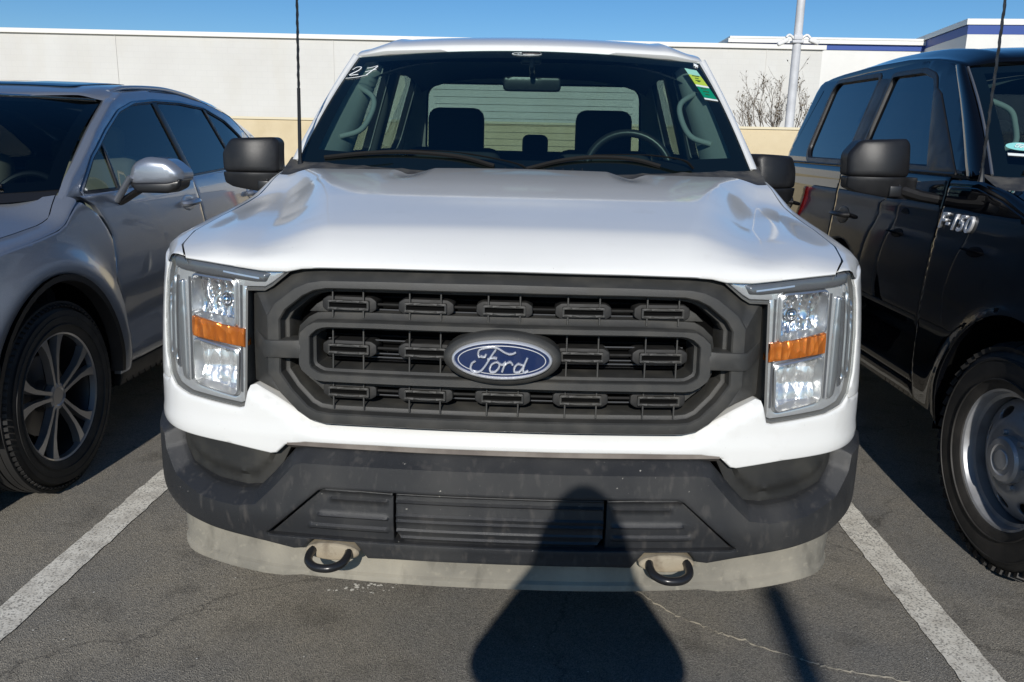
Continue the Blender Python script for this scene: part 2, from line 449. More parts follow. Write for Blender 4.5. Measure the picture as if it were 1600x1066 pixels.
L0 = [(0, 1.149), (.285, 1.146), (.43, 1.142), (.475, 1.139), (.513, 1.130), (.562, 1.100), (.618, 1.090), (.620, .95), (.618, .856), (.551, .828), (.497, .798), (.455, .776), (.415, .767), (0, .767)]
L1 = [(0, 1.118), (.285, 1.116), (.425, 1.113), (.458, 1.107), (.490, 1.093), (.54, 1.055), (.559, 1.024), (.559, .95), (.559, .89), (.530, .845), (.487, .803), (.457, .784), (.425, .777), (0, .777)]
L2 = [(0, 1.098), (.285, 1.097), (.413, 1.095), (.443, 1.089), (.470, 1.076), (.513, 1.042), (.528, 1.018), (.528, .95), (.528, .892), (.500, .853), (.462, .815), (.440, .804), (.413, .801), (0, .801)]
MO = [(0, 1.0225), (.3, 1.0225), (.42, 1.020), (.443, 1.018), (.460, 1.009), (.478, .992), (.481, .977), (.481, .916), (.475, .902), (.458, .888), (.440, .879), (.42, .877), (0, .878)]
MI = [(0, 1.0075), (.3, 1.0075), (.41, 1.006), (.423, 1.004), (.436, .999), (.449, .988), (.453, .982), (.453, .92), (.449, .910), (.436, .902), (.426, .898), (.41, .897), (0, .898)]
LENSO = [(.512, 1.131), (.574, 1.1285), (.66, 1.1375), (.77, 1.1455), (.835, 1.1495), (.862, 1.143), (.889, 1.112), (.899, 1.08), (.903, 1.0), (.892, .90), (.874, .852), (.846, .829), (.795, .814), (.645, .800), (.634, .806), (.627, 1.0), (.624, 1.085), (.575, 1.087), (.556, 1.098)]

def wheel(parent, sgn, loc, kind):
    """kind 'steel' (truck) or 'alloy' (crossover); sgn is the side the face looks to"""
    wr = empty('wheel', loc); wr.parent = parent
    if kind == 'steel': RO, RI, hw, mt = .402, .244, .128, STEELW
    else: RO, RI, hw, mt = .385, .262, .118, ALLOY
    X = lambda x: sgn * x
    bm = nb()
    prof = [(X(hw - .035), RI - .002), (X(hw - .012), RI + .004), (X(hw - .002), RI + .022), (X(hw + .004), (RO + RI) / 2 - .01), (X(hw + .003), (RO + RI) / 2 + .03), (X(hw - .006), RO - .045), (X(hw - .014), RO - .028),
            (X(hw - .03), RO - .010), (X(hw - .05), RO - .003), (X(0), RO), (X(-hw + .05), RO - .003), (X(-hw + .02), RO - .03), (X(-hw), (RO + RI) / 2), (X(-hw + .03), RI)]
    lathe(bm, prof, 96)
    if kind == 'steel':       # blocky all-terrain tread
        N = 52
        for i in range(N):
            a = 2 * math.pi * (i + .0) / N
            rm = Matrix.Rotation(a, 4, 'X')
            for xx, ww, sk, off in ((hw - .030, .046, .25, 0), (hw - .082, .040, -.3, .5), (0, .042, .3, 0), (-(hw - .082), .040, -.3, .5), (-(hw - .030), .046, .25, 0)):
                rm2 = Matrix.Rotation(a + off * 2 * math.pi / N, 4, 'X') @ Matrix.Translation((X(xx), 0, RO + (-.009 if abs(xx) > .09 else .001))) @ Matrix.Rotation(sk, 4, 'Z') @ Matrix.Rotation(.38 * (1 if xx > 0 else -1) * sgn if abs(xx) > .09 else 0, 4, 'Y')
                box(bm, (0, 0, 0), (ww, .034, .016), rm2, 0)
    else:                      # ribs with fine sipes
        for xx in (-.085, -.055, -.02, .02, .055, .085):
            lathe(bm, [(X(xx - .0135), RO - .004), (X(xx - .0135), RO + .006), (X(xx + .0135), RO + .006), (X(xx + .0135), RO - .004)], 96)
        for i in range(90):
            rm = Matrix.Rotation(2 * math.pi * i / 90, 4, 'X') @ Matrix.Translation((X(hw - .018), 0, RO - .010)) @ Matrix.Rotation(.5 * sgn, 4, 'Y')
            box(bm, (0, 0, 0), (.022, .016, .007), rm)
    # raised sidewall rings
    for rr, ww in ((RI + .035, .003), (RO - .055, .003)):
        lathe(bm, [(X(hw + .001), rr - ww), (X(hw + .0062), rr - ww * .6), (X(hw + .0062), rr + ww * .6), (X(hw + .001), rr + ww)], 96)
    ty = build('tyre', bm, TYRE, wr, 30)
    bm = nb()
    if kind == 'steel':
        lathe(bm, [(X(hw - .038), RI + .004), (X(hw - .022), RI + .008), (X(hw - .016), RI + .002), (X(hw - .02), RI - .006), (X(hw - .034), RI - .012), (X(hw - .05), RI - .014), (X(hw - .055), RI - .026), (X(hw - .075), RI - .020), (X(hw - .11), RI - .022), (X(-.09), RI - .03)], 72)
        DP = [(0, .040), (.055, .040), (.075, .044), (.10, .038), (.122, .034), (.145, .044), (.18, .066), (.20, .076), (.22, .09)]
        def disc(u, v, d):
            r = np.hypot(u, v); x = hw - .004 - ip(r, DP) - d
            return np.stack([X(1) * x, u, v], -1)
        holes = []
        for k in range(8):
            a = 2 * math.pi * (k + .3) / 8; c = np.array([math.cos(a), math.sin(a)]) * .170; t = np.array([-c[1], c[0]]) / .170; rr_ = c / .170
            holes.append([c + t * .038 * math.cos(q) + rr_ * .020 * math.sin(q) for q in np.linspace(0, 2 * math.pi, 20, endpoint=False)])
        sheet(bm, ellipse(0, 0, .214, .214, 60), disc, .012, .006, .004, holes)
        for k in range(6):
            a = 2 * math.pi * (k + .1) / 6
            tube(bm, [(X(hw - .062), .0675 * 1.42 * math.cos(a), .0675 * 1.42 * math.sin(a)), (X(hw - .028), .0675 * 1.42 * math.cos(a), .0675 * 1.42 * math.sin(a))], .0105, 6)
        rim = build('rim', bm, mt, wr, 40)
        bm = nb(); lathe(bm, [(X(hw - .06), .084), (X(hw - .022), .082), (X(hw - .012), .074), (X(hw - .010), .055), (X(hw - .014), .050), (X(hw - .014), .036), (X(hw - .010), .033), (X(hw - .009), .0005)], 48)
        build('hub_cap', bm, STEELW, wr)
    else:
        lathe(bm, [(X(hw - .038), RI + .004), (X(hw - .020), RI + .007), (X(hw - .014), RI + .001), (X(hw - .018), RI - .006), (X(hw - .04), RI - .010)], 72)
        lathe(bm, [(X(hw - .06), .058), (X(hw - .035), .055), (X(hw - .030), .040), (X(hw - .034), .034), (X(hw - .034), .0005)], 40)
        for k in range(5):
            a0 = math.pi / 2 + 2 * math.pi * k / 5 + .08
            for s in (-1, 1):
                def P(r, da, w_): return (a0 + s * da, r, w_)
                K = [P(.045, .26, .009), P(.10, .165, .0085), (a0 + s * .155, .17, .0115), (a0 + s * .185, .215, .016), (a0 + s * .215, .242, .021), (a0 + s * .235, .258, .027)]
                rows = []
                for (a, r, w_) in K:
                    c = Vector((0, math.cos(a) * r, math.sin(a) * r)); t = Vector((0, -math.sin(a), math.cos(a)))
                    xf = hw - .034 + .014 * (r / .26); 
                    rows.append([(X(xf - .03), *(c + t * w_ * 1.0)[1:]), (X(xf), *(c + t * w_ * .85)[1:]), (X(xf), *(c - t * w_ * .85)[1:]), (X(xf - .03), *(c - t * w_)[1:])])
                grid(bm, np.array(rows))
        rim = build('rim', bm, mt, wr, 30)
        bm = nb(); lathe(bm, [(X(hw - .045), RI - .008), (X(hw - .1), RI - .025), (X(-.09), RI - .03)], 60)
        for k in range(5):
            a0 = math.pi / 2 + 2 * math.pi * k / 5 + .08
            for s in (-1, 1):
                tube(bm, [(X(hw - .065), math.cos(a0) * .05, math.sin(a0) * .05), (X(hw - .052), math.cos(a0 + s * .15) * .17, math.sin(a0 + s * .15) * .17), (X(hw - .045), math.cos(a0 + s * .22) * .25, math.sin(a0 + s * .22) * .25)], .011, 6)
        build('rim_barrel', bm, ALLOYD, wr)
    bm = nb(); lathe(bm, [(X(.0), .0005), (X(.0), .165), (X(.012), .165), (X(.012), .0005)], 40); lathe(bm, [(X(.0), .0005), (X(.0), .07), (X(.055), .065), (X(.055), .0005)], 30)
    build('brake_disc', bm, BRAKE, wr)
    return wr

def truck_mirror(parent, sg, loc, scale=1.0, fold=0.):
    e = empty('door_mirror', loc); e.parent = parent; e.rotation_euler = (0, 0, fold)
    k = scale
    # shell outline in local (u outwards, z)
    up = rounded([(.0, .0), (.243, .0), (.246, .085), (.205, .140), (.02, .148), (.002, .13)], .020, 5)
    lo = rounded([(-.035, -.084), (.05, -.086), (.20, -.062), (.238, -.045), (.243, -.0003), (-.035, -.0003)], .010, 4)
    def mp(dep):
        def f(u, v, d):
            b = .038 * (np.clip((u - .12) / .12, -1, 1) ** 2) + .03 * (np.clip((v - .03) / .14, -1, 1) ** 2)
            return np.stack([sg * u * k, (d + b + dep) * k + 0 * u, v * k + 0 * u], -1)
        return f
    bm = nb(); sheet(bm, up, mp(0), .016, .075, .012, cap=True); build('mirror_cap', bm, PLAST, e, 50)
    bm = nb(); sheet(bm, lo, mp(-.003), .02, .07, .004, cap=True); build('mirror_base', bm, PLAST, e, 50)
    bm = nb(); box(bm, (sg * .045 * k, -.002 * k + .026, -.052 * k), (.006, .03, .05), None, .002); box(bm, (sg * .06 * k, .02, -.055 * k), (.05 * k, .035, .045 * k), None, .006); build('turn_lamp', bm, SEALM, e)
    bm = nb(); tube(bm, [(sg * .03 * k, .06, -.05), (-sg * .06, .07, -.075), (-sg * .15, .07, -.09)], [.034, .03, .028], 10, flat=.8); build('mirror_arm', bm, PLAST, e)
    bm = nb(); sheet(bm, inset(up, .012), lambda u, v, d: np.stack([sg * u * k, .135 * k + d, v * k + 0 * u], -1), .03, 0, 0)
    build('mirror_glass', bm, CHROME, e)
    return e

def pickup(name, loc, paint, rear_tint, detail=True, label='', cat='pickup truck'):
    root = empty(name, loc); tag(root, label, cat)
    B = lambda n, bm, m, p=root, s=35: build(n, bm, m, p, s)
    # ---------------- hood
    bm = nb(); hood_mesh(bm); B('hood', bm, paint, s=60)
    # ---------------- front fascia
    fas_top = [(0, .763), (.415, .763), (.457, .772), (.500, .795), (.552, .824), (.608, .851), (.619, .848), (.632, .797), (.645, .793), (.797, .808), (.849, .822), (.879, .846), (.884, .834), (1.06, .828)]
    fas_bot = [(1.06, .74), (.928, .714), (.835, .710), (.68, .702), (.563, .687), (.548, .690), (.525, .712), (.474, .7215), (.3, .7235), (0, .7235)]
    half = fas_top + fas_bot
    full = np.array(half[1:-1] + [(-a, b) for a, b in half[1:-1]][::-1])
    gb = np.array([(-.608, .851), (-.552, .824), (-.5, .795), (-.457, .772), (-.415, .763), (.415, .763), (.457, .772), (.500, .795), (.552, .824), (.608, .851)])
    def fd(P):
        q = dist(P, gb, False)
        return .016 * (1 - sst((q - .004) / .016)) - .004 * np.exp(-((P[:, 1] - .735) / .012) ** 2)
    bm = nb(); sheet(bm, full, FR, .016, .03, .005, dfun=fd); B('front_fascia', bm, paint, s=50)
    # ---------------- grille
    gr = empty('grille'); gr.parent = root
    M0, M1, M2 = mir(L0), mir(L1), mir(L2)
    bm = nb()
    rings(bm, [(inset(M0, .001), .075), (M0, .040), (inset(M0, .003), .034), (inset(M1, -.004), -.004), (M1, -.010), (inset(M1, .003), -.011), (inset(M2, -.003), -.011), (M2, -.007), (inset(M2, .001), .018),
               (inset(M2, .003), .020), (inset(M2, .010), .022), (inset(M2, .012), .026), (inset(M2, .014), .085)], FR, .02)
    B('grille_surround', bm, GRILLE, gr, 28)
    O, I = mir(MO), mir(MI)
    bm = nb()
    rings(bm, [(inset(O, -.016), .06), (inset(O, -.015), .022), (inset(O, -.004), .016), (inset(O, -.001), .012), (O, -.012), (inset(O, .002), -.016), (inset(I, -.002), -.016), (I, -.013), (inset(I, .001), .006), (inset(I, .007), .010), (inset(I, .008), .075)], FR, .02)
    B('grille_ring', bm, GRILLE, gr, 28)
    for sg in (1, -1):
        f = FR if sg > 0 else FL
        bm = nb(); sheet(bm, [(.474, .930), (.566, .926), (.618, .944), (.618, .988), (.566, .969), (.474, .973)], lambda u, v, d, f=f: f(u, v, d - .017 + .050 * np.clip((u - .562) / .056, 0, 1)), .02, .05, .004)
        B('grille_strap', bm, GRILLE, gr)
        # filler plates in the corners
        for pl in ([(.405, 1.034), (.47, 1.034), (.452, 1.052), (.418, 1.072), (.405, 1.072)], [(.405, .827), (.418, .827), (.452, .856), (.475, .874), (.405, .866)]):
            bm = nb(); sheet(bm, pl, lambda u, v, d, f=f: f(u, v, d + .03), .02, .02, .002)
            B('grille_filler', bm, GRILLE, gr)
    bm = nb(); sheet(bm, mir(L2), lambda u, v, d: FR(u, v, d + .085), .05, 0, 0); B('grille_backing', bm, VOID, gr)
    for z in (1.037, 1.066, .912, .932, .972, .99, .832, .862):
        bm = nb()
        for k in range(24):
            u = -.45 + k * .0375
            P = [FR(np.array([u + t * .0375 / 2]), np.array([z]), np.array([.075]))[0] for t in (0, 1, 2)]
            box_c = (P[0] + P[2]) / 2
            tube(bm, [P[0], P[2]], .0022, 4, False)
        B('radiator_slat', bm, PLAST, gr)
    for z in (1.040, 1.033, .966, .934, .925, .833):   # thin shutter edges behind the inserts, sunlit highlight put into their lighter grey
        bm = nb(); uu_ = np.linspace(-.43, .43, 24) * (1 if .9 < z < 1.0 else .93); tube(bm, FR(uu_, np.full(24, z), np.full(24, .052)), .0017, 4); B('shutter_edge', bm, LAMPD, gr)
    for z in (1.055, .9505, .848):
        bm = nb(); uu_ = np.linspace(-.42, .42, 24); tube(bm, FR(uu_, np.full(24, z), np.full(24, .038)), .006, 6, flat=.6); B('cross_bar', bm, GRILLED, gr)
    for zc, zl, zh in ((1.055, 1.026, 1.092), (.9505, .902, 1.003), (.848, .806, .876)):
        for k in range(-2, 3):
            if zc == .9505 and k == 0: continue
            u = k * .1845
            bm = nb()
            hs = rounded([(u - .066, zc - .010), (u - .052, zc - .019), (u + .052, zc - .019), (u + .066, zc - .010), (u + .066, zc + .010), (u + .052, zc + .019), (u - .052, zc + .019), (u - .066, zc + .010)], .005)
            sheet(bm, hs, lambda a, b, d: FR(a, b, d + .022), .02, .05, .003)
            B('nostril', bm, GRILLED, gr)
            bm = nb(); sheet(bm, [(u - .046, zc - .006), (u + .046, zc - .006), (u + .046, zc + .006), (u - .046, zc + .006)], lambda a, b, d: FR(a, b, d + .0205), .03, 0, 0); B('nostril_slot', bm, VOID, gr)
            bm = nb()
            fo = rounded([(u - .050, zc - .0115), (u + .050, zc - .0115), (u + .050, zc + .0115), (u - .050, zc + .0115)], .003, 3)
            fi = rounded([(u - .045, zc - .0058), (u + .045, zc - .0058), (u + .045, zc + .0058), (u - .045, zc + .0058)], .001, 3)
            sheet(bm, fo, lambda a, b, d: FR(a, b, d + .010), .02, .014, .0015, [fi])
            for s in (-1, 1):
                for a, b in ((zl, zc - .012), (zc + .012, zh)):
                    q = FR(np.array([u + s * .037] * 2), np.array([a, b]), np.array([.014, .014])); tube(bm, q, .0023, 5)
            B('nostril_frame', bm, GRILLE, gr)
    # emblem
    EM = lambda off: (lambda u, v, d: np.stack([u + 0 * d, d - off + .30 * u * u + 1.0 * (v - .9555) ** 2, v + 0 * d], -1))
    bm = nb(); sheet(bm, ellipse(0, .9555, .1345, .0625), EM(.036), .014, .05, .014); em = B('emblem', bm, GRILLE, root, 60)
    bm = nb(); rings(bm, [(ellipse(0, .9565, .1140, .0460), 0.002), (ellipse(0, .9565, .1128, .0448), -.010), (ellipse(0, .9565, .109, .0412), -.012), (ellipse(0, .9565, .1063, .0388), -.006), (ellipse(0, .9565, .106, .0385), .004)], EM(.036), .02); B('emblem_rim', bm, EMC, em, 60)
    bm = nb(); sheet(bm, ellipse(0, .9565, .1075, .0400), EM(.041), .012, .002, 0); B('emblem_oval', bm, BLUE, em, 60)
    bm = nb(); rings(bm, [(ellipse(0, .9565, .1000, .0345), 0), (ellipse(0, .9565, .0995, .0340), -.0012), (ellipse(0, .9565, .0980, .0325), -.0012), (ellipse(0, .9565, .0975, .0320), 0)], EM(.0415), .02)
    script_mesh(bm, .001, .9560, .118, EM(.0425), .0043); B('emblem_script', bm, EMC, em, 60)
    # ---------------- headlights
    for sg in (1, -1):
        f = FR if sg > 0 else FL
        hl = empty('headlight'); hl.parent = root
        LO = inset(np.array(LENSO), -.0015)
        fo_ = lambda off, f=f: (lambda u, v, d: f(u, v, d + off))
        UB = rounded([(.655, .989), (.655, 1.098), (.775, 1.106), (.779, 1.012)], .012)
        LB = rounded([(.655, .822), (.650, .930), (.776, .950), (.776, .842)], .012)
        AM = [(.6285, .942), (.6285, .986), (.779, 1.006), (.779, .958)]
        bm = nb()
        UBo = inset(UB, -.006); LBo = inset(LB, -.006)
        sheet(bm, inset(LO, .003), fo_(.016), .014, .06, .004, [UBo, LBo]); B('lamp_housing', bm, LAMPB, hl)
        bm = nb()
        for loop in (UB, LB):
            rings(bm, [(inset(loop, -.007), .022), (inset(loop, -.005), .009), (inset(loop, -.001), .007), (loop, .012), (inset(loop, .004), .060)], f, .02)
        # light pipe down the outer edge and brow along the top
        sheet(bm, rounded([(.802, .84), (.822, .85), (.834, .90), (.836, 1.0), (.832, 1.09), (.812, 1.092), (.806, 1.0)], .006), fo_(.007), .016, .03, .006)
        sheet(bm, rounded([(.848, .87), (.862, .90), (.866, 1.0), (.862, 1.10), (.850, 1.12), (.852, 1.0)], .004), fo_(.007), .016, .03, .004)
        sheet(bm, rounded([(.872, .885), (.884, .915), (.890, 1.0), (.887, 1.07), (.877, 1.085), (.879, 1.0)], .003), fo_(.006), .016, .03, .003)
        B('lamp_bezel', bm, SATIN, hl, 50)
        bm = nb(); sheet(bm, rounded([(.56, 1.122), (.575, 1.124), (.66, 1.133), (.77, 1.146), (.835, 1.151), (.852, 1.146), (.852, 1.120), (.80, 1.114), (.655, 1.1045), (.60, 1.100), (.572, 1.101)], .004), fo_(.006), .016, .03, .008); B('lamp_brow', bm, LAMPD, hl, 50)
        bm = nb(); sheet(bm, rounded([(.585, 1.112), (.68, 1.1235), (.68, 1.1190), (.585, 1.1075)], .001), fo_(.004), .016, .004, .001); B('lamp_strip', bm, M('lamp_strip_blue', (.30, .38, .50), .4), hl, 50)
        bm = nb(); cu, cz = .705, 1.045
        sheet(bm, inset(UB, .001), lambda u, v, d, f=f: f(u, v, d + .066 - .4 * np.minimum((u - cu) ** 2 + (v - cz) ** 2, .006) * 12 - .006 * np.abs(np.sin((u - .65) * 150))), .006, 0, 0)
        B('reflector', bm, REFL, hl, 25)
        bm = nb(); cu2, cz2 = .71, .89
        sheet(bm, inset(LB, .001), lambda u, v, d, f=f: f(u, v, d + .060 - .35 * np.minimum((u - cu2) ** 2 + (v - cz2) ** 2, .006) * 12 - .004 * np.abs(np.sin((u - .65) * 110)) - .004 * np.abs(np.sin((v - .8) * 80))), .006, 0, 0)
        B('reflector', bm, REFL2, hl, 25)
        bm = nb(); c = f(np.array([cu]), np.array([cz]), np.array([.052]))[0]
        bmesh.ops.create_uvsphere(bm, u_segments=20, v_segments=12, radius=.013, matrix=Matrix.Translation(c))
        rings(bm, [(ellipse(cu, cz, .017, .017, 24), .060), (ellipse(cu, cz, .018, .018, 24), .050), (ellipse(cu, cz, .015, .015, 24), .050)], f, .01)
        B('bulb', bm, CHROME, hl, 50)
        bm = nb(); sheet(bm, AM, fo_(.004), .01, .03, .003); B('turn_signal', bm, AMBER, hl)
        bm = nb(); sheet(bm, LO, FR if sg > 0 else FL, .016, .035, .005); B('lamp_lens', bm, LENS, hl, 50)
        for (a_, z0_, b_, z1_) in ((.7925, .845, .7925, 1.10), (.842, .87, .846, 1.10), (.6425, .83, .638, 1.09)):
            bm = nb(); tube(bm, [f(np.array([a_]), np.array([z0_]), np.array([.014]))[0], f(np.array([(a_ + b_) / 2]), np.array([(z0_ + z1_) / 2]), np.array([.014]))[0], f(np.array([b_]), np.array([z1_]), np.array([.014]))[0]], .0028, 6)
            B('lamp_groove', bm, LAMPD, hl)
        # dark gap round the lamp and the shaded side wall beside the grille
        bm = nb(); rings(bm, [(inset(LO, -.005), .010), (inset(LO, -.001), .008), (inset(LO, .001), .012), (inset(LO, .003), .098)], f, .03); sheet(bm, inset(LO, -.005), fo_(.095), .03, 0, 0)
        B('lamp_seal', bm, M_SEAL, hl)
    # ---------------- bumper
    bp = empty('front_bumper'); bp.parent = root
    bt = [(0, .713), (.47, .712), (.500, .704), (.556, .640), (.598, .598), (.640, .592), (.73, .600), (.815, .626), (.858, .668), (.868, .712), (.90, .722), (1.04, .735)]
    bb = [(1.04, .565), (.985, .545), (.905, .527), (.80, .504), (.68, .490), (.566, .474), (.497, .462), (.472, .466), (.45, .492), (.345, .492), (.315, .450), (.25, .452), (0, .450)]
    bh = bt + bb
    bf = np.array(bh[1:-1] + [(-a, b) for a, b in bh[1:-1]][::-1] )
    tl = np.array([(-1.04, .735), (-.90, .722), (-.868, .712), (-.858, .668), (-.815, .626), (-.73, .600), (-.640, .592), (-.598, .598), (-.556, .640), (-.500, .704), (-.47, .712), (0, .713), (.47, .712), (.500, .704), (.556, .640), (.598, .598), (.640, .592), (.73, .600), (.815, .626), (.858, .668), (.868, .712), (.90, .722), (1.04, .735)])
    def bd(P):
        q = dist(P, tl, False)
        d = -.052 + .040 * (1 - np.clip(q / .026, 0, 1)) + .020 * sst((.56 - P[:, 1]) / .12) + .030 * sst((np.abs(P[:, 0]) - .66) / .22) * .85
        return d + .012
    iv = [(.2475, .488), (.30, .486), (.555, .487), (.565, .492), (.430, .622), (.415, .627), (.2475, .6215)]
    IN = [(.555, .487), (.565, .492), (.430, .622), (.415, .627)]
    holeL = np.array([(.553, .496), (.562, .500), (.428, .621), (.413, .626), (-.413, .626), (-.428, .621), (-.562, .500), (-.553, .496), (-.47, .497), (.47, .497)])
    tlo = lambda r_: np.array([p for p in inset(np.vstack([tl, [[1.04, .3], [-1.04, .3]]]), r_)[1:len(tl) - 1]])
    bm = nb(); sheet(bm, bf, FR, .0090, .07, .005, [holeL], dfun=bd, extra=[tlo(.026), tlo(.013)]); B('bumper_cover', bm, BUMP, bp, 40)
    # intake: ribbed centre plate and ribbed side vents
    def ribs(zs, amp, base, wd=.0035):
        def g(P):
            z = P[:, 1]; d = np.full(len(P), base)
            for zz in zs: d = d - amp * np.exp(-((z - zz) / wd) ** 2)
            return d
        return g
    zz = lambda P: .012
    cp = rounded([(-.246, .520), (-.222, .490), (.222, .490), (.246, .520), (.246, .6205), (-.246, .6205)], .006)
    def cen(P):
        z = P[:, 1]; d = -.018 + .015 * sst((.56 - z) / .1)
        for zq in (.598, .563, .549, .524, .506): d = d - .006 * (np.clip(1 - np.abs(z - zq) / .005, 0, 1))
        return d - .006 * sst((z - .612) / .006)
    bm = nb(); sheet(bm, cp, FR, .0048, .03, .003, dfun=cen); B('plate_bracket', bm, BUMP, bp, 30)
    for sg in (1, -1):
        f = FR if sg > 0 else FL
        def vd(P):
            z = P[:, 1]; u = P[:, 0]; d = -.016 + .012 * sst((.56 - z) / .1)
            e = sst((.02 - np.abs(u - .33) + .06) / .02) 
            m_ = (1 - sst((u - (.395 + (.60 - z) * .75)) / .012)) * sst((u - .262) / .01)
            for zq, a in ((.595, .008), (.553, .008), (.522, .010)): d = d - a * np.clip(1 - np.abs(z - zq) / .006, 0, 1) * m_
            return d - .010 * sst((z - .611) / .005)
        bm = nb(); sheet(bm, [(.252, .489), (.552, .4895), (.559, .494), (.427, .6195), (.412, .6245), (.252, .6205)], f, .0055, .03, .003, dfun=vd); B('vent_panel', bm, BUMP, bp, 30)
        # blank pocket beside the bumper horn
        bm = nb()
        def pd(P):
            q = dist(P, np.array([(.53, .70), (.556, .645), (.60, .603), (.64, .597), (.73, .605), (.81, .632), (.852, .672), (.862, .71)]), False)
            return .030 - .010 * sst((q - .022) / .008)
        sheet(bm, [(.515, .712), (.556, .630), (.60, .592), (.64, .586), (.73, .594), (.82, .62), (.866, .668), (.876, .722), (.68, .72)], f, .012, .02, .002, dfun=pd); B('bumper_blank', bm, M_BLANK, bp, 40)
        # tow hook: plate and U of bent bar
        bm = nb(); hp = ellipse(.397, .470, .066, .021, 30)
        sheet(bm, hp, lambda u, v, d, f=f: f(u, v, d - .040), .01, .06, .006); tp = B('tow_plate', bm, HOOKP, bp, 50)
        c = lambda u, z, d, f=f: f(np.array([u]), np.array([z]), np.array([d]))[0]
        bm = nb(); tube(bm, crm([c(.358, .474, -.02), c(.353, .472, -.055), c(.359, .466, -.080), (c(.377, .463, -.098)), c(.397, .462, -.102), c(.419, .463, -.098), c(.438, .466, -.080), c(.443, .472, -.055), c(.44, .474, -.02)], 5), .0100, 10); B('tow_hook', bm, HOOK, bp, 60)
    # brownish step strip between fascia and bumper
    bm = nb(); 
    sU = np.linspace(-.52, .52, 60); rows = []
    for z, d in ((.728, .012), (.7215, .0), (.714, -.002), (.700, .02)): rows.append(FR(sU, np.full(60, z), np.full(60, d)))
    grid(bm, np.stack(rows)); B('bumper_step', bm, M_STEP, bp, 50)
    # air dam
    dm = [(0, .475), (.3, .475), (.566, .49), (.80, .52), (.99, .56), (1.005, .46), (.985, .408), (.92, .386), (.75, .370), (.60, .360), (.55, .360), (.50, .367), (.3, .363), (0, .361)]
    df = np.array(dm[1:-1] + [(-a, b) for a, b in dm[1:-1]][::-1])
    def dd_(P):
        z = P[:, 1]; lip = .385 + .014 * sst((np.abs(P[:, 0]) - .5) / .3)
        return .030 - .018 * sst((np.abs(P[:, 0]) - .75) / .15) + .05 * (z - .34) - .007 * sst((lip - z) / .006) + .006
    lp_ = [(x, .385 + .014 * float(sst((abs(x) - .5) / .3))) for x in np.linspace(-.98, .98, 80)]
    bm = nb(); sheet(bm, df, FR, .012, .02, .004, dfun=dd_, extra=[lp_, [(x, z - .006) for x, z in lp_]]); B('air_dam', bm, DAM, bp, 40)
    # ---------------- wings
    arch = [(.93 + .455 * math.cos(t), .40 + .50 * math.sin(t)) for t in np.linspace(math.pi * .97, -.02 * math.pi, 26)]
    for sg in (1, -1):
        f = SD(sg); fs = FR if sg > 0 else FL
        sy = lambda y: float(s_of_y(y))
        top = [(sy(y), float(ip(y, SHZ)) - .030) for y in (1.625, 1.4, 1.2, 1.1, 1.0, .85, .6, .35, .24)]
        ol = [(.889, 1.126), (.904, 1.085), (.909, 1.0), (.898, .90), (.881, .852), (.888, .836), (1.062, .832), (1.062, .80)] + [(sy(y), z) for y, z in arch if y > .47 and z < 2] + [(sy(1.40), .40), (sy(1.625), .40)] + top
        fl = lambda P: -.018 * np.exp(-((np.hypot((P[:, 0] - sy(.93)), P[:, 1] - .40) - .47) / .05) ** 2) * (P[:, 1] > .2)
        bm = nb(); sheet(bm, ol, fs, .02, .02, .004, dfun=fl)
        ys = np.array([.122, .138, .155, .175, .2, .225, .28, .35, .45, .6, .75, .9, 1.0, 1.1, 1.2, 1.3, 1.4, 1.5, 1.625]); rows = []
        for y in ys:
            xs = float(ip(y, SHX)); zs = float(ip(y, SHZ)); zt = zs - .030
            if y < .24: E_ = FR(np.interp(y, [.12, .14, .155, .18, .21, .24], [.788, .822, .846, .868, .886, .912]), np.interp(y, [.12, .14, .155, .18, .21, .24], [1.151, 1.155, 1.154, 1.147, 1.130, 1.132]), .001)
            else: E_ = FR(s_of_y(y), zt, .003 )
            A = np.array([xs + .001, y, zs - .001]); A0 = A + np.array([-.002, 0, -.014])
            Cc = np.array([E_[0] - .003, y if y >= .24 else (y + E_[1]) / 2, zs - .004])
            row = [A0] + [((1 - t) ** 2) * A + 2 * t * (1 - t) * Cc + t * t * E_ for t in np.linspace(0, 1, 9)]
            rows.append([(p[0] * sg, p[1], p[2]) for p in row])
        grid(bm, np.array(rows)); B('front_wing', bm, paint, s=50)
        for yc in (.93, 4.62):   # wheel liners
            bm = nb()
            P = [(yc + .47 * math.cos(t), .40 + .51 * math.sin(t)) for t in np.linspace(-.1, math.pi + .1, 24)]
            grid(bm, np.array([[(sg * .955, y, z), (sg * .60, y, z)] for y, z in P]))
            sheet(bm, ellipse(yc, .45, .50, .50, 24), lambda u, v, d, sg=sg: np.stack([sg * (.6 + 0 * u), u, v], -1), .2, 0, 0)
            B('wheel_liner', bm, VOID)
        # lower door / cab flank
        sx = lambda d: None
        def panel(nm, out, holes=(), **k):
            bm = nb(); sheet(bm, [(sy(y), z) for y, z in out], fs, .05, .02, .004, holes, **k); return B(nm, bm, paint, s=40)
        crease = lambda P: .008 * sst((.72 - P[:, 1]) / .05) * sst((P[:, 1] - .50) / .1) - .004 * sst((P[:, 1] - 1.17) / .03)
        panel('front_door_skin' if False else 'rocker_panel', [(1.63, .40), (4.14, .40), (4.14, .47), (1.63, .47)])
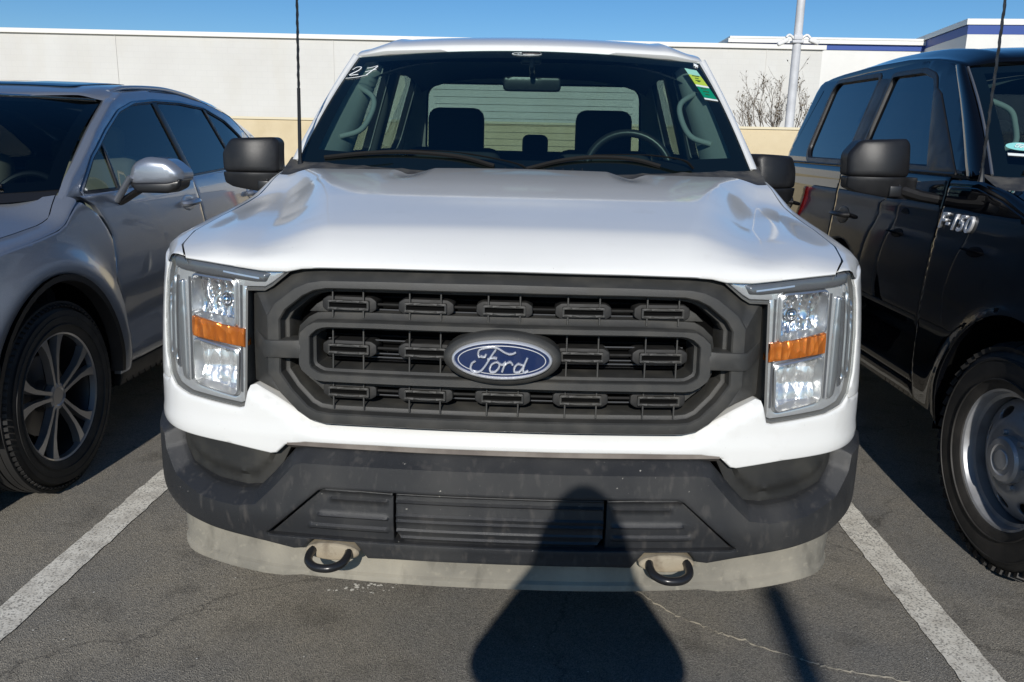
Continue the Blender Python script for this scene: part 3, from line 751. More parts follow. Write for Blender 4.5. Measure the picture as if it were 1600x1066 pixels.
        for nm, y0, y1 in (('front_door', 1.631, 2.86), ('rear_door', 2.866, 3.84)):
            out = [(y0, .476), (y1, .476), (y1, 1.348), (y0, 1.338)] if nm == 'front_door' else [(y0, .476), (y1 - .12, .476), (y1, .80), (y1, 1.352), (y0, 1.348)]
            bm = nb(); sheet(bm, [(sy(y), z) for y, z in out], fs, .022, .02, .004, dfun=crease); dr = B(nm, bm, paint, s=40)
            yh = y1 - .16 if nm == 'front_door' else y1 - .13
            bm = nb(); sheet(bm, [(sy(a), b) for a, b in ellipse(yh, 1.10, .085, .045, 24)], lambda u, v, d, fs=fs: fs(u, v, d - .004), .02, .004, .003)
            P = [fs(s_of_y(y), z, d) for y, z, d in ((yh - .085, 1.105, .0), (yh - .07, 1.105, -.04), (yh + .05, 1.105, -.043), (yh + .085, 1.105, -.005))]
            tube(bm, crm(P, 5), .016, 8, flat=.7); B('door_handle', bm, PLAST, dr)
        out = [(3.846, .80), (3.90, .476), (4.14, .476), (4.14, 1.356), (3.846, 1.354)]
        panel('cab_corner', out)
        ar = [(4.62 + .455 * math.cos(t), .40 + .50 * math.sin(t)) for t in np.linspace(math.pi * .99, .01 * math.pi, 26)]
        panel('bed_side', [(4.16, .44)] + ar + [(5.80, .55), (5.84, .75), (5.84, 1.36), (4.16, 1.36)])
        bm = nb(); q = SD(sg)
        grid(bm, np.array([[q(y, 1.36, -.003 + .0), q(y, 1.375, .01), q(y, 1.375, .07), q(y, 1.30, .075), q(y, .75, .085)] for y in (4.16, 4.7, 5.3, 5.84)])); B('bed_rail', bm, PLAST)
        # ---------------- glasshouse side
        cb = CB(sg)
        dl1 = rounded([(1.81, 1.372), (2.72, 1.378), (2.70, 1.808), (2.33, 1.800), (2.19, 1.765)], .03, 4)
        dl2 = rounded([(2.90, 1.380), (3.56, 1.385), (3.62, 1.44), (3.60, 1.80), (3.55, 1.835), (2.88, 1.822)], .03, 4)
        fr_ = [(1.50, 1.335), (4.02, 1.345), (4.02, 1.50), (3.93, 1.84), (3.85, 1.866), (3.6, 1.877), (3.1, 1.884), (2.6, 1.874), (2.3, 1.853), (2.1, 1.825), (1.97, 1.786), (1.90, 1.745)]
        bm = nb(); sheet(bm, fr_, cb, .04, .03, .006, [dl1, dl2]); cs = B('cab_side', bm, paint, s=40)
        bm = nb()
        for dl in (dl1, dl2):
            rings(bm, [(inset(dl, -.022), -.001), (inset(dl, -.019), -.005), (inset(dl, .002), -.005), (inset(dl, .008), .004), (inset(dl, .009), .03)], cb, .05)
        sheet(bm, [(2.735, 1.385), (2.885, 1.385), (2.865, 1.81), (2.725, 1.80)], lambda u, v, d, cb=cb: cb(u, v, d - .0045), .05, .004, .002)
        B('window_trim', bm, PLAST, cs, 40)
        for dl, g in ((dl1, CLG if not rear_tint else TINT2), (dl2, CLG if not rear_tint else TINT)):
            bm = nb(); sheet(bm, inset(dl, .004), lambda u, v, d, cb=cb: cb(u, v, d + .012), .08, 0, 0); B('side_window', bm, g, cs, 60)
        bm = nb(); sheet(bm, [(1.60, 1.352), (1.86, 1.355), (2.16, 1.735), (2.05, 1.69)], lambda u, v, d, cb=cb: cb(u, v, d - .006), .05, .006, .002); B('sail_panel', bm, PLAST, cs)
        bm = nb(); P = [cb(y, z, -.004) for y, z in ((1.60, 1.350), (2.2, 1.353), (3.0, 1.357), (3.85, 1.360))]; tube(bm, P, .007, 6); B('belt_moulding', bm, PLAST, cs)
        # shelf between flank top and glasshouse
        bm = nb(); 
        grid(bm, np.array([[q(y, 1.335, .002), (sg * float(CX(1.345) + .004), y, 1.346)] for y in np.linspace(1.42, 4.1, 12)])); B('belt_line', bm, paint, cs)
        # a-pillar
        bm = nb(); rows = []
        for t in np.linspace(0, 1, 12):
            gx = .868 + (.745 - .868) * t; gy = 1.40 + (1.965 - 1.40) * t; gz = 1.352 + (1.788 - 1.352) * t + .018 * math.sin(math.pi * t)
            oy = 1.47 + (2.0 - 1.47) * t; oz = 1.338 + (1.805 - 1.338) * t + .012 * math.sin(math.pi * t); ox = float(CX(oz)) + .002
            a = np.array([gx - .006, gy + .012, gz - .012]); b_ = np.array([gx + .004, gy, gz + .004]); c_ = np.array([(gx + ox) / 2 + .02, (gy + oy) / 2 - .022, (gz + oz) / 2 + .016]); o_ = np.array([ox, oy + .03, oz])
            row = [a] + [((1 - k) ** 2) * b_ + 2 * k * (1 - k) * c_ + k * k * o_ for k in np.linspace(0, 1, 7)] + [o_ + np.array([-.02, .06, 0])]
            rows.append([(p[0] * sg, p[1], p[2]) for p in row])
        grid(bm, np.array(rows)); B('windshield_pillar', bm, paint, s=50)
    # ---------------- roof
    bm = nb(); U = np.linspace(-1, 1, 81); au = np.abs(U); rows = []
    Y = np.concatenate([[0, .006, .02, .05, .1], np.linspace(.2, 2.03, 18)])
    for i, t in enumerate(Y):
        y = 1.875 + .10 * au ** 2 * (1 - t / 2.1) + t
        X_ = U * (.752 - .006 * min(t / .4, 1)); ye = 1.97 + t
        zc = np.interp(t, [0, .006, .03, .1, .25, .5, .8, 1.2, 1.7, 2.0, 2.1], [1.822, 1.836, 1.850, 1.872, 1.900, 1.930, 1.948, 1.955, 1.935, 1.90, 1.87])
        ze = np.interp(ye, [1.97, 2.0, 2.1, 2.3, 2.6, 3.1, 3.6, 3.85, 4.05], [1.797, 1.812, 1.832, 1.858, 1.879, 1.889, 1.882, 1.871, 1.84])
        k = au ** 2.2 * .45 + .55 * sst((au - .80) / .2) 
        z = zc + (ze - zc) * k
        z = z - (.012 * (au < .5) * sst((.5 - au) / .06) if t < .004 else 0)
        z = z + .006 * np.exp(-((au - .80) / .03) ** 2) * min(t / .15, 1)
        rows.append(np.stack([X_, y, z], -1))
    V = np.stack(rows); F0 = V[:1] + np.array([0, .012, -.014]); V = np.concatenate([F0, V], 0)
    Lp = V[:, :1] + np.array([-.004, 0, -.006]); Lp2 = V[:, :1] + np.array([-.004, 0, -.03]); Rp = V[:, -1:] + np.array([.004, 0, -.006]); Rp2 = V[:, -1:] + np.array([.004, 0, -.03])
    V = np.concatenate([Lp2, Lp, V, Rp, Rp2], 1); grid(bm, V); B('roof', bm, paint, s=50)
    # cab back with rear window
    bm = nb()
    bk = lambda u, v, d: np.stack([u + 0 * d, 4.06 - .26 * (v - 1.35) / .5 + .0 * u - d, v + 0 * d], -1)
    bo = [(-.89, 1.30), (.89, 1.30), (.885, 1.42), (.77, 1.80), (.73, 1.87), (.6, 1.90), (-.6, 1.90), (-.73, 1.87), (-.77, 1.80), (-.885, 1.42)]
    rw = rounded([(-.74, 1.375), (.74, 1.375), (.70, 1.76), (.64, 1.815), (-.64, 1.815), (-.70, 1.76)], .05, 5)
    sheet(bm, bo, bk, .06, .03, .004, [rw]); cbk = B('cab_back', bm, paint)
    bm = nb(); rings(bm, [(inset(rw, -.02), -.003), (inset(rw, .01), -.003), (inset(rw, .012), .03)], bk, .06); B('rear_window_trim', bm, PLAST, cbk)
    bm = nb(); sheet(bm, rw, lambda u, v, d: bk(u, v, d + .01), .1, 0, 0); B('rear_window', bm, CLG if not rear_tint else TINT, cbk)
    # ---------------- windshield and cowl
    n, m = 41, 25; uu = np.linspace(-1, 1, n); vv = np.linspace(0, 1, m)
    def WS(u, v, d=0.):
        u = np.asarray(u, float); v = np.asarray(v, float)
        bx, by, bz = .868 * u, 1.285 + .115 * u * u, 1.318 + .034 * u * u
        tx, ty, tz = .745 * u, 1.875 + .09 * u * u, 1.818 - .030 * u * u
        bul = .022 * np.sin(math.pi * v)
        return np.stack([bx + (tx - bx) * v, by + (ty - by) * v - bul * .6 + d * .65, bz + (tz - bz) * v + bul * .75 - d * .75], -1)
    UU, VV = np.meshgrid(uu, vv, indexing='ij')
    bm = nb(); grid(bm, WS(UU, VV)); ws = B('windshield', bm, WSG, s=80)
    bm = nb()
    def band(u0, u1, v0, v1, k=24, l=4, d=.002):
        a, b = np.meshgrid(np.linspace(0, 1, k), np.linspace(0, 1, l), indexing='ij')
        U_ = (u0[0] + (u0[1] - u0[0]) * b) * 1.0; 
        return a, b
    # black ceramic border as strips just under the glass
    q = np.linspace(0, 1, 30)
    def strip(f1, f2):
        grid(bm, np.stack([WS(*f1(q), .0015), WS(*[(a + b) / 2 for a, b in zip(f1(q), f2(q))], .0015), WS(*f2(q), .0015)], 1))
    strip(lambda t: (2 * t - 1, 0 * t + .001), lambda t: ((2 * t - 1) * .93, 0 * t + .10 + .0 * t))
    strip(lambda t: (2 * t - 1, 0 * t + .999), lambda t: ((2 * t - 1) * .93, .925 - .0 * t))
    for sg in (1, -1):
        strip(lambda t: (sg + 0 * t, t), lambda t: (sg * (.93 + .0 * t), .10 + .825 * t))
    B('windshield_border', bm, SEALM, ws)
    for sg in (1, -1):
        bm = nb(); tube(bm, WS(np.full(16, sg * 1.0), np.linspace(.0, 1.0, 16), -.004), .0055, 6); B('windshield_moulding', bm, paint if not rear_tint else LAMPD, ws)
    if True:
        X_ = np.linspace(-.90, .90, 61); ax = np.abs(X_); yr = ip(ax, HYR)
        hz = hood_base(X_, yr)
        rows = []
        gy = 1.285 + .115 * (X_ / .845) ** 2; gz = 1.318 + .034 * (X_ / .845) ** 2
        for t in np.linspace(0, 1, 9):
            y = (yr - .05) * (1 - t) + (gy + .02) * t; z = (hz - .022) * (1 - t) + (gz + .006) * t
            rows.append(np.stack([X_, y, z - .006 * np.sin(t * math.pi) + .003 * (np.arange(61) % 5 == 0) * (t > .3)], -1))
        bm = nb(); grid(bm, np.stack(rows)); cw = B('cowl_panel', bm, COWL, s=30)
        bm = nb()
        for k in range(9):
            x = -.06 + .035 * k
            tube(bm, [WS(x / .845, .0, -.004), WS(x / .845, .045, -.004)], .0022, 5)
        B('cowl_clip', bm, PLAST, cw)
    # wipers: (pivot u, tip u)
    for pu, pv, a, b in ((.03, .0, -.88, -.12), (.74, .02, .02, .60)):
        bm = nb()
        pts = [WS(pu, pv, -.012), WS(pu - .05, pv + .03, -.035), WS((pu + a) / 2 + .15, .105, -.024), WS((a + b) / 2, .115, -.018)]
        tube(bm, crm(pts, 6), [.009] * 6 + [.006] * 6 + [.004] * 7, 8, flat=.5); wp = B('wiper', bm, WIPER)
        bm = nb(); pts = [WS(a, .035, -.006), WS(a * .75 + b * .25, .085, -.010), WS((a + b) / 2, .108, -.012), WS(a * .2 + b * .8, .095, -.010), WS(b, .05, -.006)]
        tube(bm, crm(pts, 6), .0055, 6, flat=1.6); B('wiper_blade', bm, WIPER, wp)
    # ---------------- cabin
    bm = nb()
    box(bm, (0, 2.9, .52), (1.72, 2.5, .06)); box(bm, (0, 1.42, .86), (1.70, .08, .7)); box(bm, (0, 3.93, 1.0), (1.7, .05, .66))
    for s in (1, -1): box(bm, (s * .86, 2.7, .92), (.03, 2.45, .8))
    B('cabin_floor', bm, CABIN)
    bm = nb(); U_ = np.linspace(-.83, .83, 31); rows = []
    for y, z in ((1.30, 1.26), (1.40, 1.305), (1.55, 1.318), (1.72, 1.30), (1.80, 1.26), (1.82, 1.15), (1.80, .95)):
        rows.append(np.stack([U_, np.full(31, y) + .05 * (U_ / .83) ** 2, z + .022 * np.exp(-((U_ - .38) / .17) ** 2) * (y > 1.5) * (z > 1.2)], -1))
    grid(bm, np.stack(rows)); B('dashboard', bm, DASH, s=50)
    bm = nb(); tube(bm, [(.46 + .19 * math.cos(t), 1.97 + .07 * math.sin(t), 1.315 + .175 * math.sin(t)) for t in np.linspace(0, 2 * math.pi, 40)], .018, 10, False)
    tube(bm, [(.28, 1.955, 1.31), (.46, 1.92, 1.28), (.64, 1.955, 1.31)], .02, 8); tube(bm, [(.46, 1.78, 1.20), (.46, 1.93, 1.28)], .045, 10); B('steering_wheel', bm, LEATHB, s=50)
    def seat(x, y, w_, hz, hh, hw_, dark=CABIN):
        bm = nb(); box(bm, (x, y, .84), (w_, .52, .2), None, .05)
        box(bm, (x, y + .30, 1.10), (w_, .16, .62), Matrix.Rotation(-.18, 4, 'X'), .06)
        st = B('seat', bm, dark, s=50)
        return st
    for s in (1, -1):
        st = seat(s * .40, 2.35, .50, 0, 0, 0)
        bm = nb(); box(bm, (s * .395, 2.76, 1.465), (.30, .13, .30), Matrix.Rotation(-.1, 4, 'X'), .055); B('headrest', bm, CABIN, st, 50)
    bm = nb(); box(bm, (0, 3.45, .84), (1.5, .5, .2), None, .05); box(bm, (0, 3.78, 1.07), (1.5, .14, .62), Matrix.Rotation(-.1, 4, 'X'), .05); rs = B('rear_seat', bm, CABIN, s=50)
    for x, w_ in ((.02, .17), (.50, .2), (-.5, .2)):
        bm = nb(); box(bm, (x, 3.80, 1.425), (w_, .09, .14), None, .04); B('headrest', bm, CABIN, rs, 50)
    bm = nb(); box(bm, (.21, 2.9, 1.32), (.16, .12, .12), None, .03); B('centre_console', bm, CABIN, s=50)
    bm = nb(); rows = []
    for y, z in ((1.92, 1.775), (2.1, 1.80), (2.6, 1.86), (3.2, 1.90), (3.65, 1.88), (3.80, 1.845)): rows.append([(x * (1 if y > 2 else .98), y, z - .10 * (abs(x) / .74) ** 4) for x in np.linspace(-.73, .73, 21)])
    grid(bm, np.array(rows)); B('headliner', bm, CABHEAD, s=60)
    for s in (1, -1):
        bm = nb(); rows = []
        for t in np.linspace(0, 1, 10):
            p = WS(s * .955, t, .02); q2 = np.array([s * (.745 - .10 * t), 1.50 + .50 * t, 1.24 + .51 * t]); q3 = np.array([s * (.765 - .08 * t), 1.66 + .48 * t, 1.24 + .51 * t])
            rows.append([p, (p + q2) / 2 + np.array([-s * .012, 0, .01]), q2, q3])
        grid(bm, np.array(rows)); B('pillar_trim', bm, CABTRIM, s=60)
        bm = nb(); P = [WS(s * .90, .78, .05), WS(s * .845, .70, .09), WS(s * .845, .50, .09), WS(s * .90, .40, .05)] if False else [np.array([s * .715, 1.83, 1.655]), np.array([s * .645, 1.77, 1.61]), np.array([s * .640, 1.72, 1.55]), np.array([s * .672, 1.64, 1.475]), np.array([s * .75, 1.60, 1.445])]
        tube(bm, crm(P, 6), .0115, 8); B('grab_handle', bm, CABTRIM, s=60)
        bm = nb(); box(bm, (s * .80, 2.79, 1.55), (.05, .13, .60), Matrix.Rotation(s * -.28, 4, 'Y'), .02); B('door_pillar_trim', bm, CABTRIM2, s=50)
    bm = nb(); rm_ = rounded([(-.125, -.032), (.125, -.032), (.13, .03), (-.13, .03)], .02)
    sheet(bm, rm_, lambda u, v, d: np.stack([u + .02, 1.93 + d + .0 * u, v + 1.688 + 0 * u], -1), .03, .02, .008); rmm = B('rearview_mirror', bm, SEALM, s=50)
    bm = nb(); tube(bm, crm([WS(.025, .95, .01), WS(.025, .9, .04), (.02, 1.945, 1.735), (.02, 1.945, 1.70)], 5), .011, 8); box(bm, tuple(WS(.02, .965, .02)), (.09, .04, .05), None, .012); B('mirror_stalk', bm, SEALM, rmm)
    # ---------------- chassis, bed floor, tailgate
    bm = nb(); box(bm, (0, 3.0, .44), (1.2, 5.2, .14)); box(bm, (0, .42, .62), (1.1, .5, .5)); box(bm, (0, 1.35, .75), (1.1, .6, .6)); box(bm, (0, 3.0, .52), (1.76, 2.6, .08)); B('chassis', bm, VOID, s=None)
    bm = nb(); box(bm, (0, 5.0, .80), (1.74, 1.66, .03)); box(bm, (0, 4.19, 1.07), (1.74, .03, .55)); B('bed_floor', bm, paint, s=None)
    bm = nb(); box(bm, (0, 5.82, 1.07), (1.68, .06, .58), None, .012); tg = B('tailgate', bm, paint)
    bm = nb(); box(bm, (0, 5.86, 1.24), (.26, .02, .07), None, .006); B('tailgate_handle', bm, PLAST, tg)
    bm = nb(); box(bm, (0, 5.93, .62), (1.84, .14, .17), None, .03); B('rear_bumper', bm, CHROME)
    for s in (1, -1):
        bm = nb(); box(bm, (s * .91, 5.81, 1.10), (.12, .09, .42), None, .02); B('tail_light', bm, TAIL)
        wf = wheel(root, s, (s * .825, .93, .402), 'steel'); wf.rotation_euler.z = R(4) if rear_tint else 0; wheel(root, s, (s * .825, 4.62, .402), 'steel')
    return root, WS, ws
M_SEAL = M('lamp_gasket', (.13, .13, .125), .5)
M_BLANK = M('blank_plastic', (.017, .017, .016), .55, bump=.2, bscale=700, dust=[((.08, .075, .06), 9, .42, .72, .4), ((.4, .36, .28), 60, .72, .80, .5)])
M_STEP = M('dusty_step', (.12, .10, .085), .75, c2=(.19, .165, .14), nscale=12)
TINT2 = glass('door_glass_dark', (.05, .06, .065), refl=2.0)
LEATHB = M('dark_leather', (.03, .031, .032), .35)
CABHEAD = M('headliner_fabric', (.09, .10, .11), .9)
CABTRIM2 = M('cabin_trim_dark', (.10, .11, .11), .7)
TAIL = M('red_lamp', (.35, .01, .01), .2, coat=1)

# ================================================================ crossover (local frame: x right from its centre line, y as in the lot)
PS = [(0, .40), (.3, .415), (.55, .47), (.72, .57), (.82, .70), (.87, .85), (.902, 1.02), (.925, 1.3), (.937, 1.7), (.942, 2.5), (.942, 3.5), (.93, 4.3), (.90, 4.75), (.82, 5.0), (.6, 5.16), (0, 5.22)]
_c2 = crm(PS, 20); _S2 = np.concatenate([[0], np.cumsum(np.linalg.norm(np.diff(_c2, axis=0), axis=1))])
_t2 = np.gradient(_c2, axis=0); _t2 /= np.linalg.norm(_t2, axis=1)[:, None]
TU2 = crm([(.2, .05), (.36, .018), (.5, .002), (.7, 0), (.86, .002), (1.0, .014), (1.1, .028), (1.18, .046), (1.22, .062)], 8)
def s2(y): return np.interp(y, _c2[60:-40, 1], _S2[60:-40])
def FS(sg=1):
    def f(s, z, d=0.):
        s = np.asarray(s, float); z = np.asarray(z, float); d = np.asarray(d, float) + 0 * s; q = np.where(s < 0, -1, 1) * sg; a = np.abs(s)
        x = np.interp(a, _S2, _c2[:, 0]); y = np.interp(a, _S2, _c2[:, 1]); tx = np.interp(a, _S2, _t2[:, 0]); ty = np.interp(a, _S2, _t2[:, 1])
        dd = d + ip(z, TU2)
        return np.stack([(x - ty * dd) * q, y + tx * dd, z + 0 * x], -1)
    return f
def X2(z): return np.interp(z, [1.17, 1.22, 1.6, 1.70], [.888, .872, .745, .68])
def TGK(p): return 1 - min(1, abs(float(p[0])) / .88) ** 2.2
def crossover(loc, label):
    root = empty('crossover_car', loc); tag(root, label, 'car')
    B = lambda n, bm, m, p=root, s=40: build(n, bm, m, p, s)
    sy = lambda y: float(s2(y))
    HC = [(.62, .62, .90), (.80, .70, .96), (1.0, .765, 1.005), (1.12, .79, 1.030), (1.30, .815, 1.055), (1.44, .835, 1.078), (1.50, .838, 1.10), (1.56, .82, 1.145), (1.64, .80, 1.195)]   # y, x, z of hood gap
    hy = np.array([h[0] for h in HC]); hx = np.array([h[1] for h in HC]); hz = np.array([h[2] for h in HC])
    # hood
    bm = nb(); rows = []; U = np.linspace(-1, 1, 61)
    for t in np.linspace(0, 1, 26):
        ax = np.abs(U)
        yf = np.interp(ax, [0, .5, 1], [.44, .48, .62]); yr = np.interp(ax, [0, .6, .9, 1], [1.42, 1.50, 1.60, 1.62])
        y = yf + (yr - yf) * t; X_ = U * (np.interp(y, hy, hx) - .004)
        ze = np.interp(y, hy, hz); zc = np.interp(y, [.44, .6, .9, 1.3, 1.65], [.90, .985, 1.06, 1.12, 1.16])
        z = ze + (np.maximum(zc, ze) - ze) * (1 - ax ** 2.4)
        z = z + .012 * np.exp(-((ax - .72) / .07) ** 2)
        rows.append(np.stack([X_, y, z], -1))
    V = np.stack(rows); V = np.concatenate([V[:, :1] + [.004, 0, -.015], V, V[:, -1:] + [-.004, 0, -.015]], 1); grid(bm, V); B('hood', bm, SILVER, s=60)
    # front fascia, grille, lamps (turned towards the lane, mostly out of the picture)
    f = FS(1)
    gl = rounded([(-.30, .84), (.30, .84), (.20, .62), (.36, .30), (-.36, .30), (-.20, .62)], .03)
    bf = [(-1.22, .30), (-.3, .24), (.3, .24), (1.22, .30), (1.22, .62), (1.0, .80), (.62, .90), (.3, .90), (-.3, .90), (-.62, .90), (-1.0, .80), (-1.22, .62)]
    bm = nb(); sheet(bm, bf, f, .04, .03, .006, [gl]); B('front_bumper', bm, SILVER)
    bm = nb(); sheet(bm, gl, lambda u, v, d: f(u, v, d + .03 + .006 * np.sin(v * 180)), .01, 0, 0); rings(bm, [(inset(gl, -.006), .0), (inset(gl, -.004), -.006), (inset(gl, .01), -.006), (inset(gl, .012), .03)], f, .04); B('grille', bm, GRILLED)
    for sg in (1, -1):
        g = FS(sg)
        hl = rounded([(.42, .885), (.66, .905), (.95, .955), (1.19, 1.008), (1.13, .925), (.98, .84), (.70, .80), (.50, .80)], .02)
        e = empty('headlight'); e.parent = root
        bm = nb(); sheet(bm, hl, lambda u, v, d, g=g: g(u, v, d + .02), .02, .02, 0); B('lamp_housing', bm, LAMPD, e)
        bm = nb(); sheet(bm, inset(hl, .001), lambda u, v, d, g=g: g(u, v, d - .002), .03, .01, .004); B('lamp_lens', bm, LENS, e)
        # wing
        arch = [(1.35 + .425 * math.cos(t), .385 + .505 * math.sin(t)) for t in np.linspace(math.pi * .97, 0, 26)]
        out = [(1.02, .83), (1.14, .93), (1.20, 1.01)] + [(sy(a), b - .022) for a, b in ((1.02, 1.012), (1.12, 1.030), (1.30, 1.053), (1.44, 1.075), (1.50, 1.097), (1.54, 1.125), (1.60, 1.160), (1.64, 1.176), (1.652, 1.174), (1.744, 1.125), (1.80, 1.05), (1.826, 1.0), (1.82, .90), (1.805, .82), (1.85, .70), (1.86, .40), (1.775, .385))] + [(sy(a), b) for a, b in arch[::-1]] + [(sy(.92), .385), (1.224, .40), (1.224, .62)]
        lip = lambda P: -.030 * np.exp(-((np.hypot((P[:, 0] - sy(1.35)) * 1.1, P[:, 1] - .40) - .52) / .07) ** 2)
        bm = nb(); sheet(bm, out, g, .022, .03, .006, dfun=lip)
        rows = []
        for y in np.linspace(.86, 1.62, 24):
            A = np.array([np.interp(y, hy, hx) + .001, y, np.interp(y, hy, hz) - .001]); z1 = A[2] - .022
            E_ = g(s2(y), z1, .004) * np.array([sg, 1, 1]); E_[1] = y
            Cc = np.array([E_[0] - .004, y, A[2] - .002])
            rows.append([((A + [-.002, 0, -.012]) * [sg, 1, 1])] + [(((1 - t) ** 2) * A + 2 * t * (1 - t) * Cc + t * t * E_) * [sg, 1, 1] for t in np.linspace(0, 1, 8)])
        grid(bm, np.array(rows)); B('front_wing', bm, SILVER, s=50)
        bm = nb()   # dark arch cladding and liners
        rings(bm, [([(sy(a), b) for a, b in arch], -.034), ([(sy(1.35) + (sy(a) - sy(1.35)) * .95, .385 + (b - .385) * .95) for a, b in arch], -.030), ([(sy(1.35) + (sy(a) - sy(1.35)) * .93, .385 + (b - .385) * .93) for a, b in arch], .02)], g, .02, closed=False)
        B('arch_cladding', bm, PLAST)
        for yc in (1.35, 4.14):
            bm = nb()
            grid(bm, np.array([[(sg * .90, yc + .42 * math.cos(t), .39 + .50 * math.sin(t)), (sg * .55, yc + .42 * math.cos(t), .39 + .50 * math.sin(t))] for t in np.linspace(-.15, math.pi + .15, 24)]))
            sheet(bm, ellipse(yc, .42, .46, .5, 24), lambda u, v, d, sg=sg: np.stack([sg * (.55 + 0 * u), u, v], -1), .2, 0, 0)
            B('wheel_liner', bm, VOID)
        dc = lambda P: .022 * np.exp(-((P[:, 1] - (.60 + .03 * (P[:, 0] - 2))) / .09) ** 2) - .016 * np.exp(-((P[:, 1] - .42) / .05) ** 2)
        d1 = [(1.866, .40), (1.857, .70), (1.812, .82), (1.827, .90), (1.833, 1.0), (1.807, 1.05), (1.749, 1.13), (1.658, 1.177), (2.1, 1.19), (2.82, 1.213), (2.86, .9), (2.86, .40)]
        d2 = [(2.866, .40), (2.866, .9), (2.826, 1.213), (3.37, 1.232), (3.80, 1.24), (3.86, .95), (3.70, .78), (3.62, .40)]
        for nm, out, yh in (('front_door', d1, 2.68), ('rear_door', d2, 3.68)):
            bm = nb(); sheet(bm, [(sy(a), b) for a, b in out], g, .03, .02, .005, dfun=dc); dr = B(nm, bm, SILVER)
            bm = nb(); sheet(bm, [(sy(a), b) for a, b in ellipse(yh, 1.085, .085, .042, 20)], lambda u, v, d: g(u, v, d - .003), .02, .004, .003)
            P = [g(s2(y), z, d) for y, z, d in ((yh - .09, 1.082, -.004), (yh - .06, 1.084, -.034), (yh + .05, 1.09, -.036), (yh + .09, 1.092, -.004))]; tube(bm, crm(P, 5), .018, 8, flat=.9); B('door_handle', bm, SILVER, dr)
        bm = nb(); sheet(bm, [(sy(a), b) for a, b in ((1.80, .30), (3.70, .30), (3.70, .395), (1.80, .395))], lambda u, v, d: g(u, v, d - .012), .06, .03, .01); B('sill_cladding', bm, PLAST)
        ar2 = [(4.14 + .425 * math.cos(t), .385 + .505 * math.sin(t)) for t in np.linspace(math.pi, 0, 24)]
        q3 = [(3.63, .40)] + ar2[0:] + [(4.75, .42), (4.75, 1.20), (4.3, 1.255), (3.806, 1.243), (3.866, .95), (3.71, .78)]
        bm = nb(); sheet(bm, [(sy(a), b) for a, b in q3], g, .03, .03, .006); B('rear_wing', bm, SILVER)
        # glasshouse
        def cb(y, z, d):
            y = np.asarray(y, float); z = np.asarray(z, float); x = X2(z) - np.asarray(d) - .05 * sst((2.0 - y) / .6) - .10 * sst((y - 3.7) / 1.0); return np.stack([sg * (x + 0 * y), y, z + 0 * y], -1)
        DL = rounded([(1.722, 1.186), (1.893, 1.330), (2.098, 1.446), (2.299, 1.543), (2.484, 1.590), (2.752, 1.614), (3.093, 1.620), (3.394, 1.604), (3.66, 1.540), (3.913, 1.425), (4.12, 1.31), (4.10, 1.275), (3.37, 1.243), (2.83, 1.221), (2.0, 1.190)], .02, 3)
        Ft = [(1.58, 1.150), (1.70, 1.250), (2.0, 1.448), (2.25, 1.585), (2.42, 1.640), (2.80, 1.675), (3.14, 1.675), (3.5, 1.640), (3.8, 1.575), (4.1, 1.46), (4.45, 1.32), (4.75, 1.24), (4.75, 1.19), (3.4, 1.20), (1.8, 1.165)]
        bm = nb(); sheet(bm, Ft, cb, .035, .03, .006, [DL]); cs = B('cab_side', bm, SILVER)
        bm = nb(); rings(bm, [(inset(DL, -.015), -.001), (inset(DL, -.013), -.006), (inset(DL, -.004), -.006), (inset(DL, -.002), .002)], cb, .05); B('chrome_moulding', bm, M('dark_chrome', (.30, .31, .33), .25, metal=1), cs)
        bm = nb(); rings(bm, [(inset(DL, -.004), -.001), (inset(DL, .006), -.001), (inset(DL, .008), .02)], cb, .05)
        def bar(a, b, wd, dd=-.003):
            (y1, z1), (y2, z2) = a, b; sheet(bm, [(y1 - wd, z1), (y1 + wd, z1), (y2 + wd, z2), (y2 - wd, z2)], lambda u, v, d: cb(u, v, d + dd), .06, .01, .002)
        bar((2.01, 1.19), (2.02, 1.405), .010); bar((2.86, 1.222), (2.74, 1.612), .030); bar((3.60, 1.25), (3.40, 1.60), .016); B('window_trim', bm, SEALM, cs)
        for nm, pl, m_ in (('side_window', [(1.70, 1.18), (2.78, 1.21), (2.78, 1.63), (2.0, 1.63)], CLG), ('side_window', [(2.78, 1.21), (4.15, 1.26), (4.0, 1.63), (2.78, 1.63)], TINT)):
            k = [p for p in DL]
            lo_, hi_ = (0, 2.795) if m_ is CLG else (2.795, 9)
            cl = np.array([(min(max(a, lo_), hi_), b) for a, b in inset(DL, .003)])
            # drop the folded part of the clipped outline
            cl = np.array([p for i, p in enumerate(cl) if not (abs(p[0] - 2.795) < 1e-6 and abs(cl[i - 1][0] - 2.795) < 1e-6 and abs(cl[(i + 1) % len(cl)][0] - 2.795) < 1e-6)])
            bm = nb(); sheet(bm, cl, lambda u, v, d: cb(u, v, d + .006), .08, 0, 0); B(nm, bm, m_, cs, 60)
        # pillar
        bm = nb(); rows = []
        for t in np.linspace(0, 1, 12):
            gx, gy, gz = .80 - .15 * t, 1.66 + .70 * t, 1.205 + .395 * t + .02 * math.sin(math.pi * t)
            oy = 1.60 + .72 * t; oz = 1.155 + .455 * t + .018 * math.sin(math.pi * t); o_ = cb(oy, oz, 0.) * [sg, 1, 1]; a = np.array([gx - .004, gy + .01, gz - .012]); b_ = np.array([gx + .004, gy, gz + .003]); c_ = (b_ + o_) / 2 + np.array([.012, -.012, .012])
            rows.append([p * [sg, 1, 1] for p in [a] + [((1 - k) ** 2) * b_ + 2 * k * (1 - k) * c_ + k * k * o_ for k in np.linspace(0, 1, 7)] + [o_ + [-.01, .05, 0]]])
        grid(bm, np.array(rows)); B('windshield_pillar', bm, SILVER, s=50)
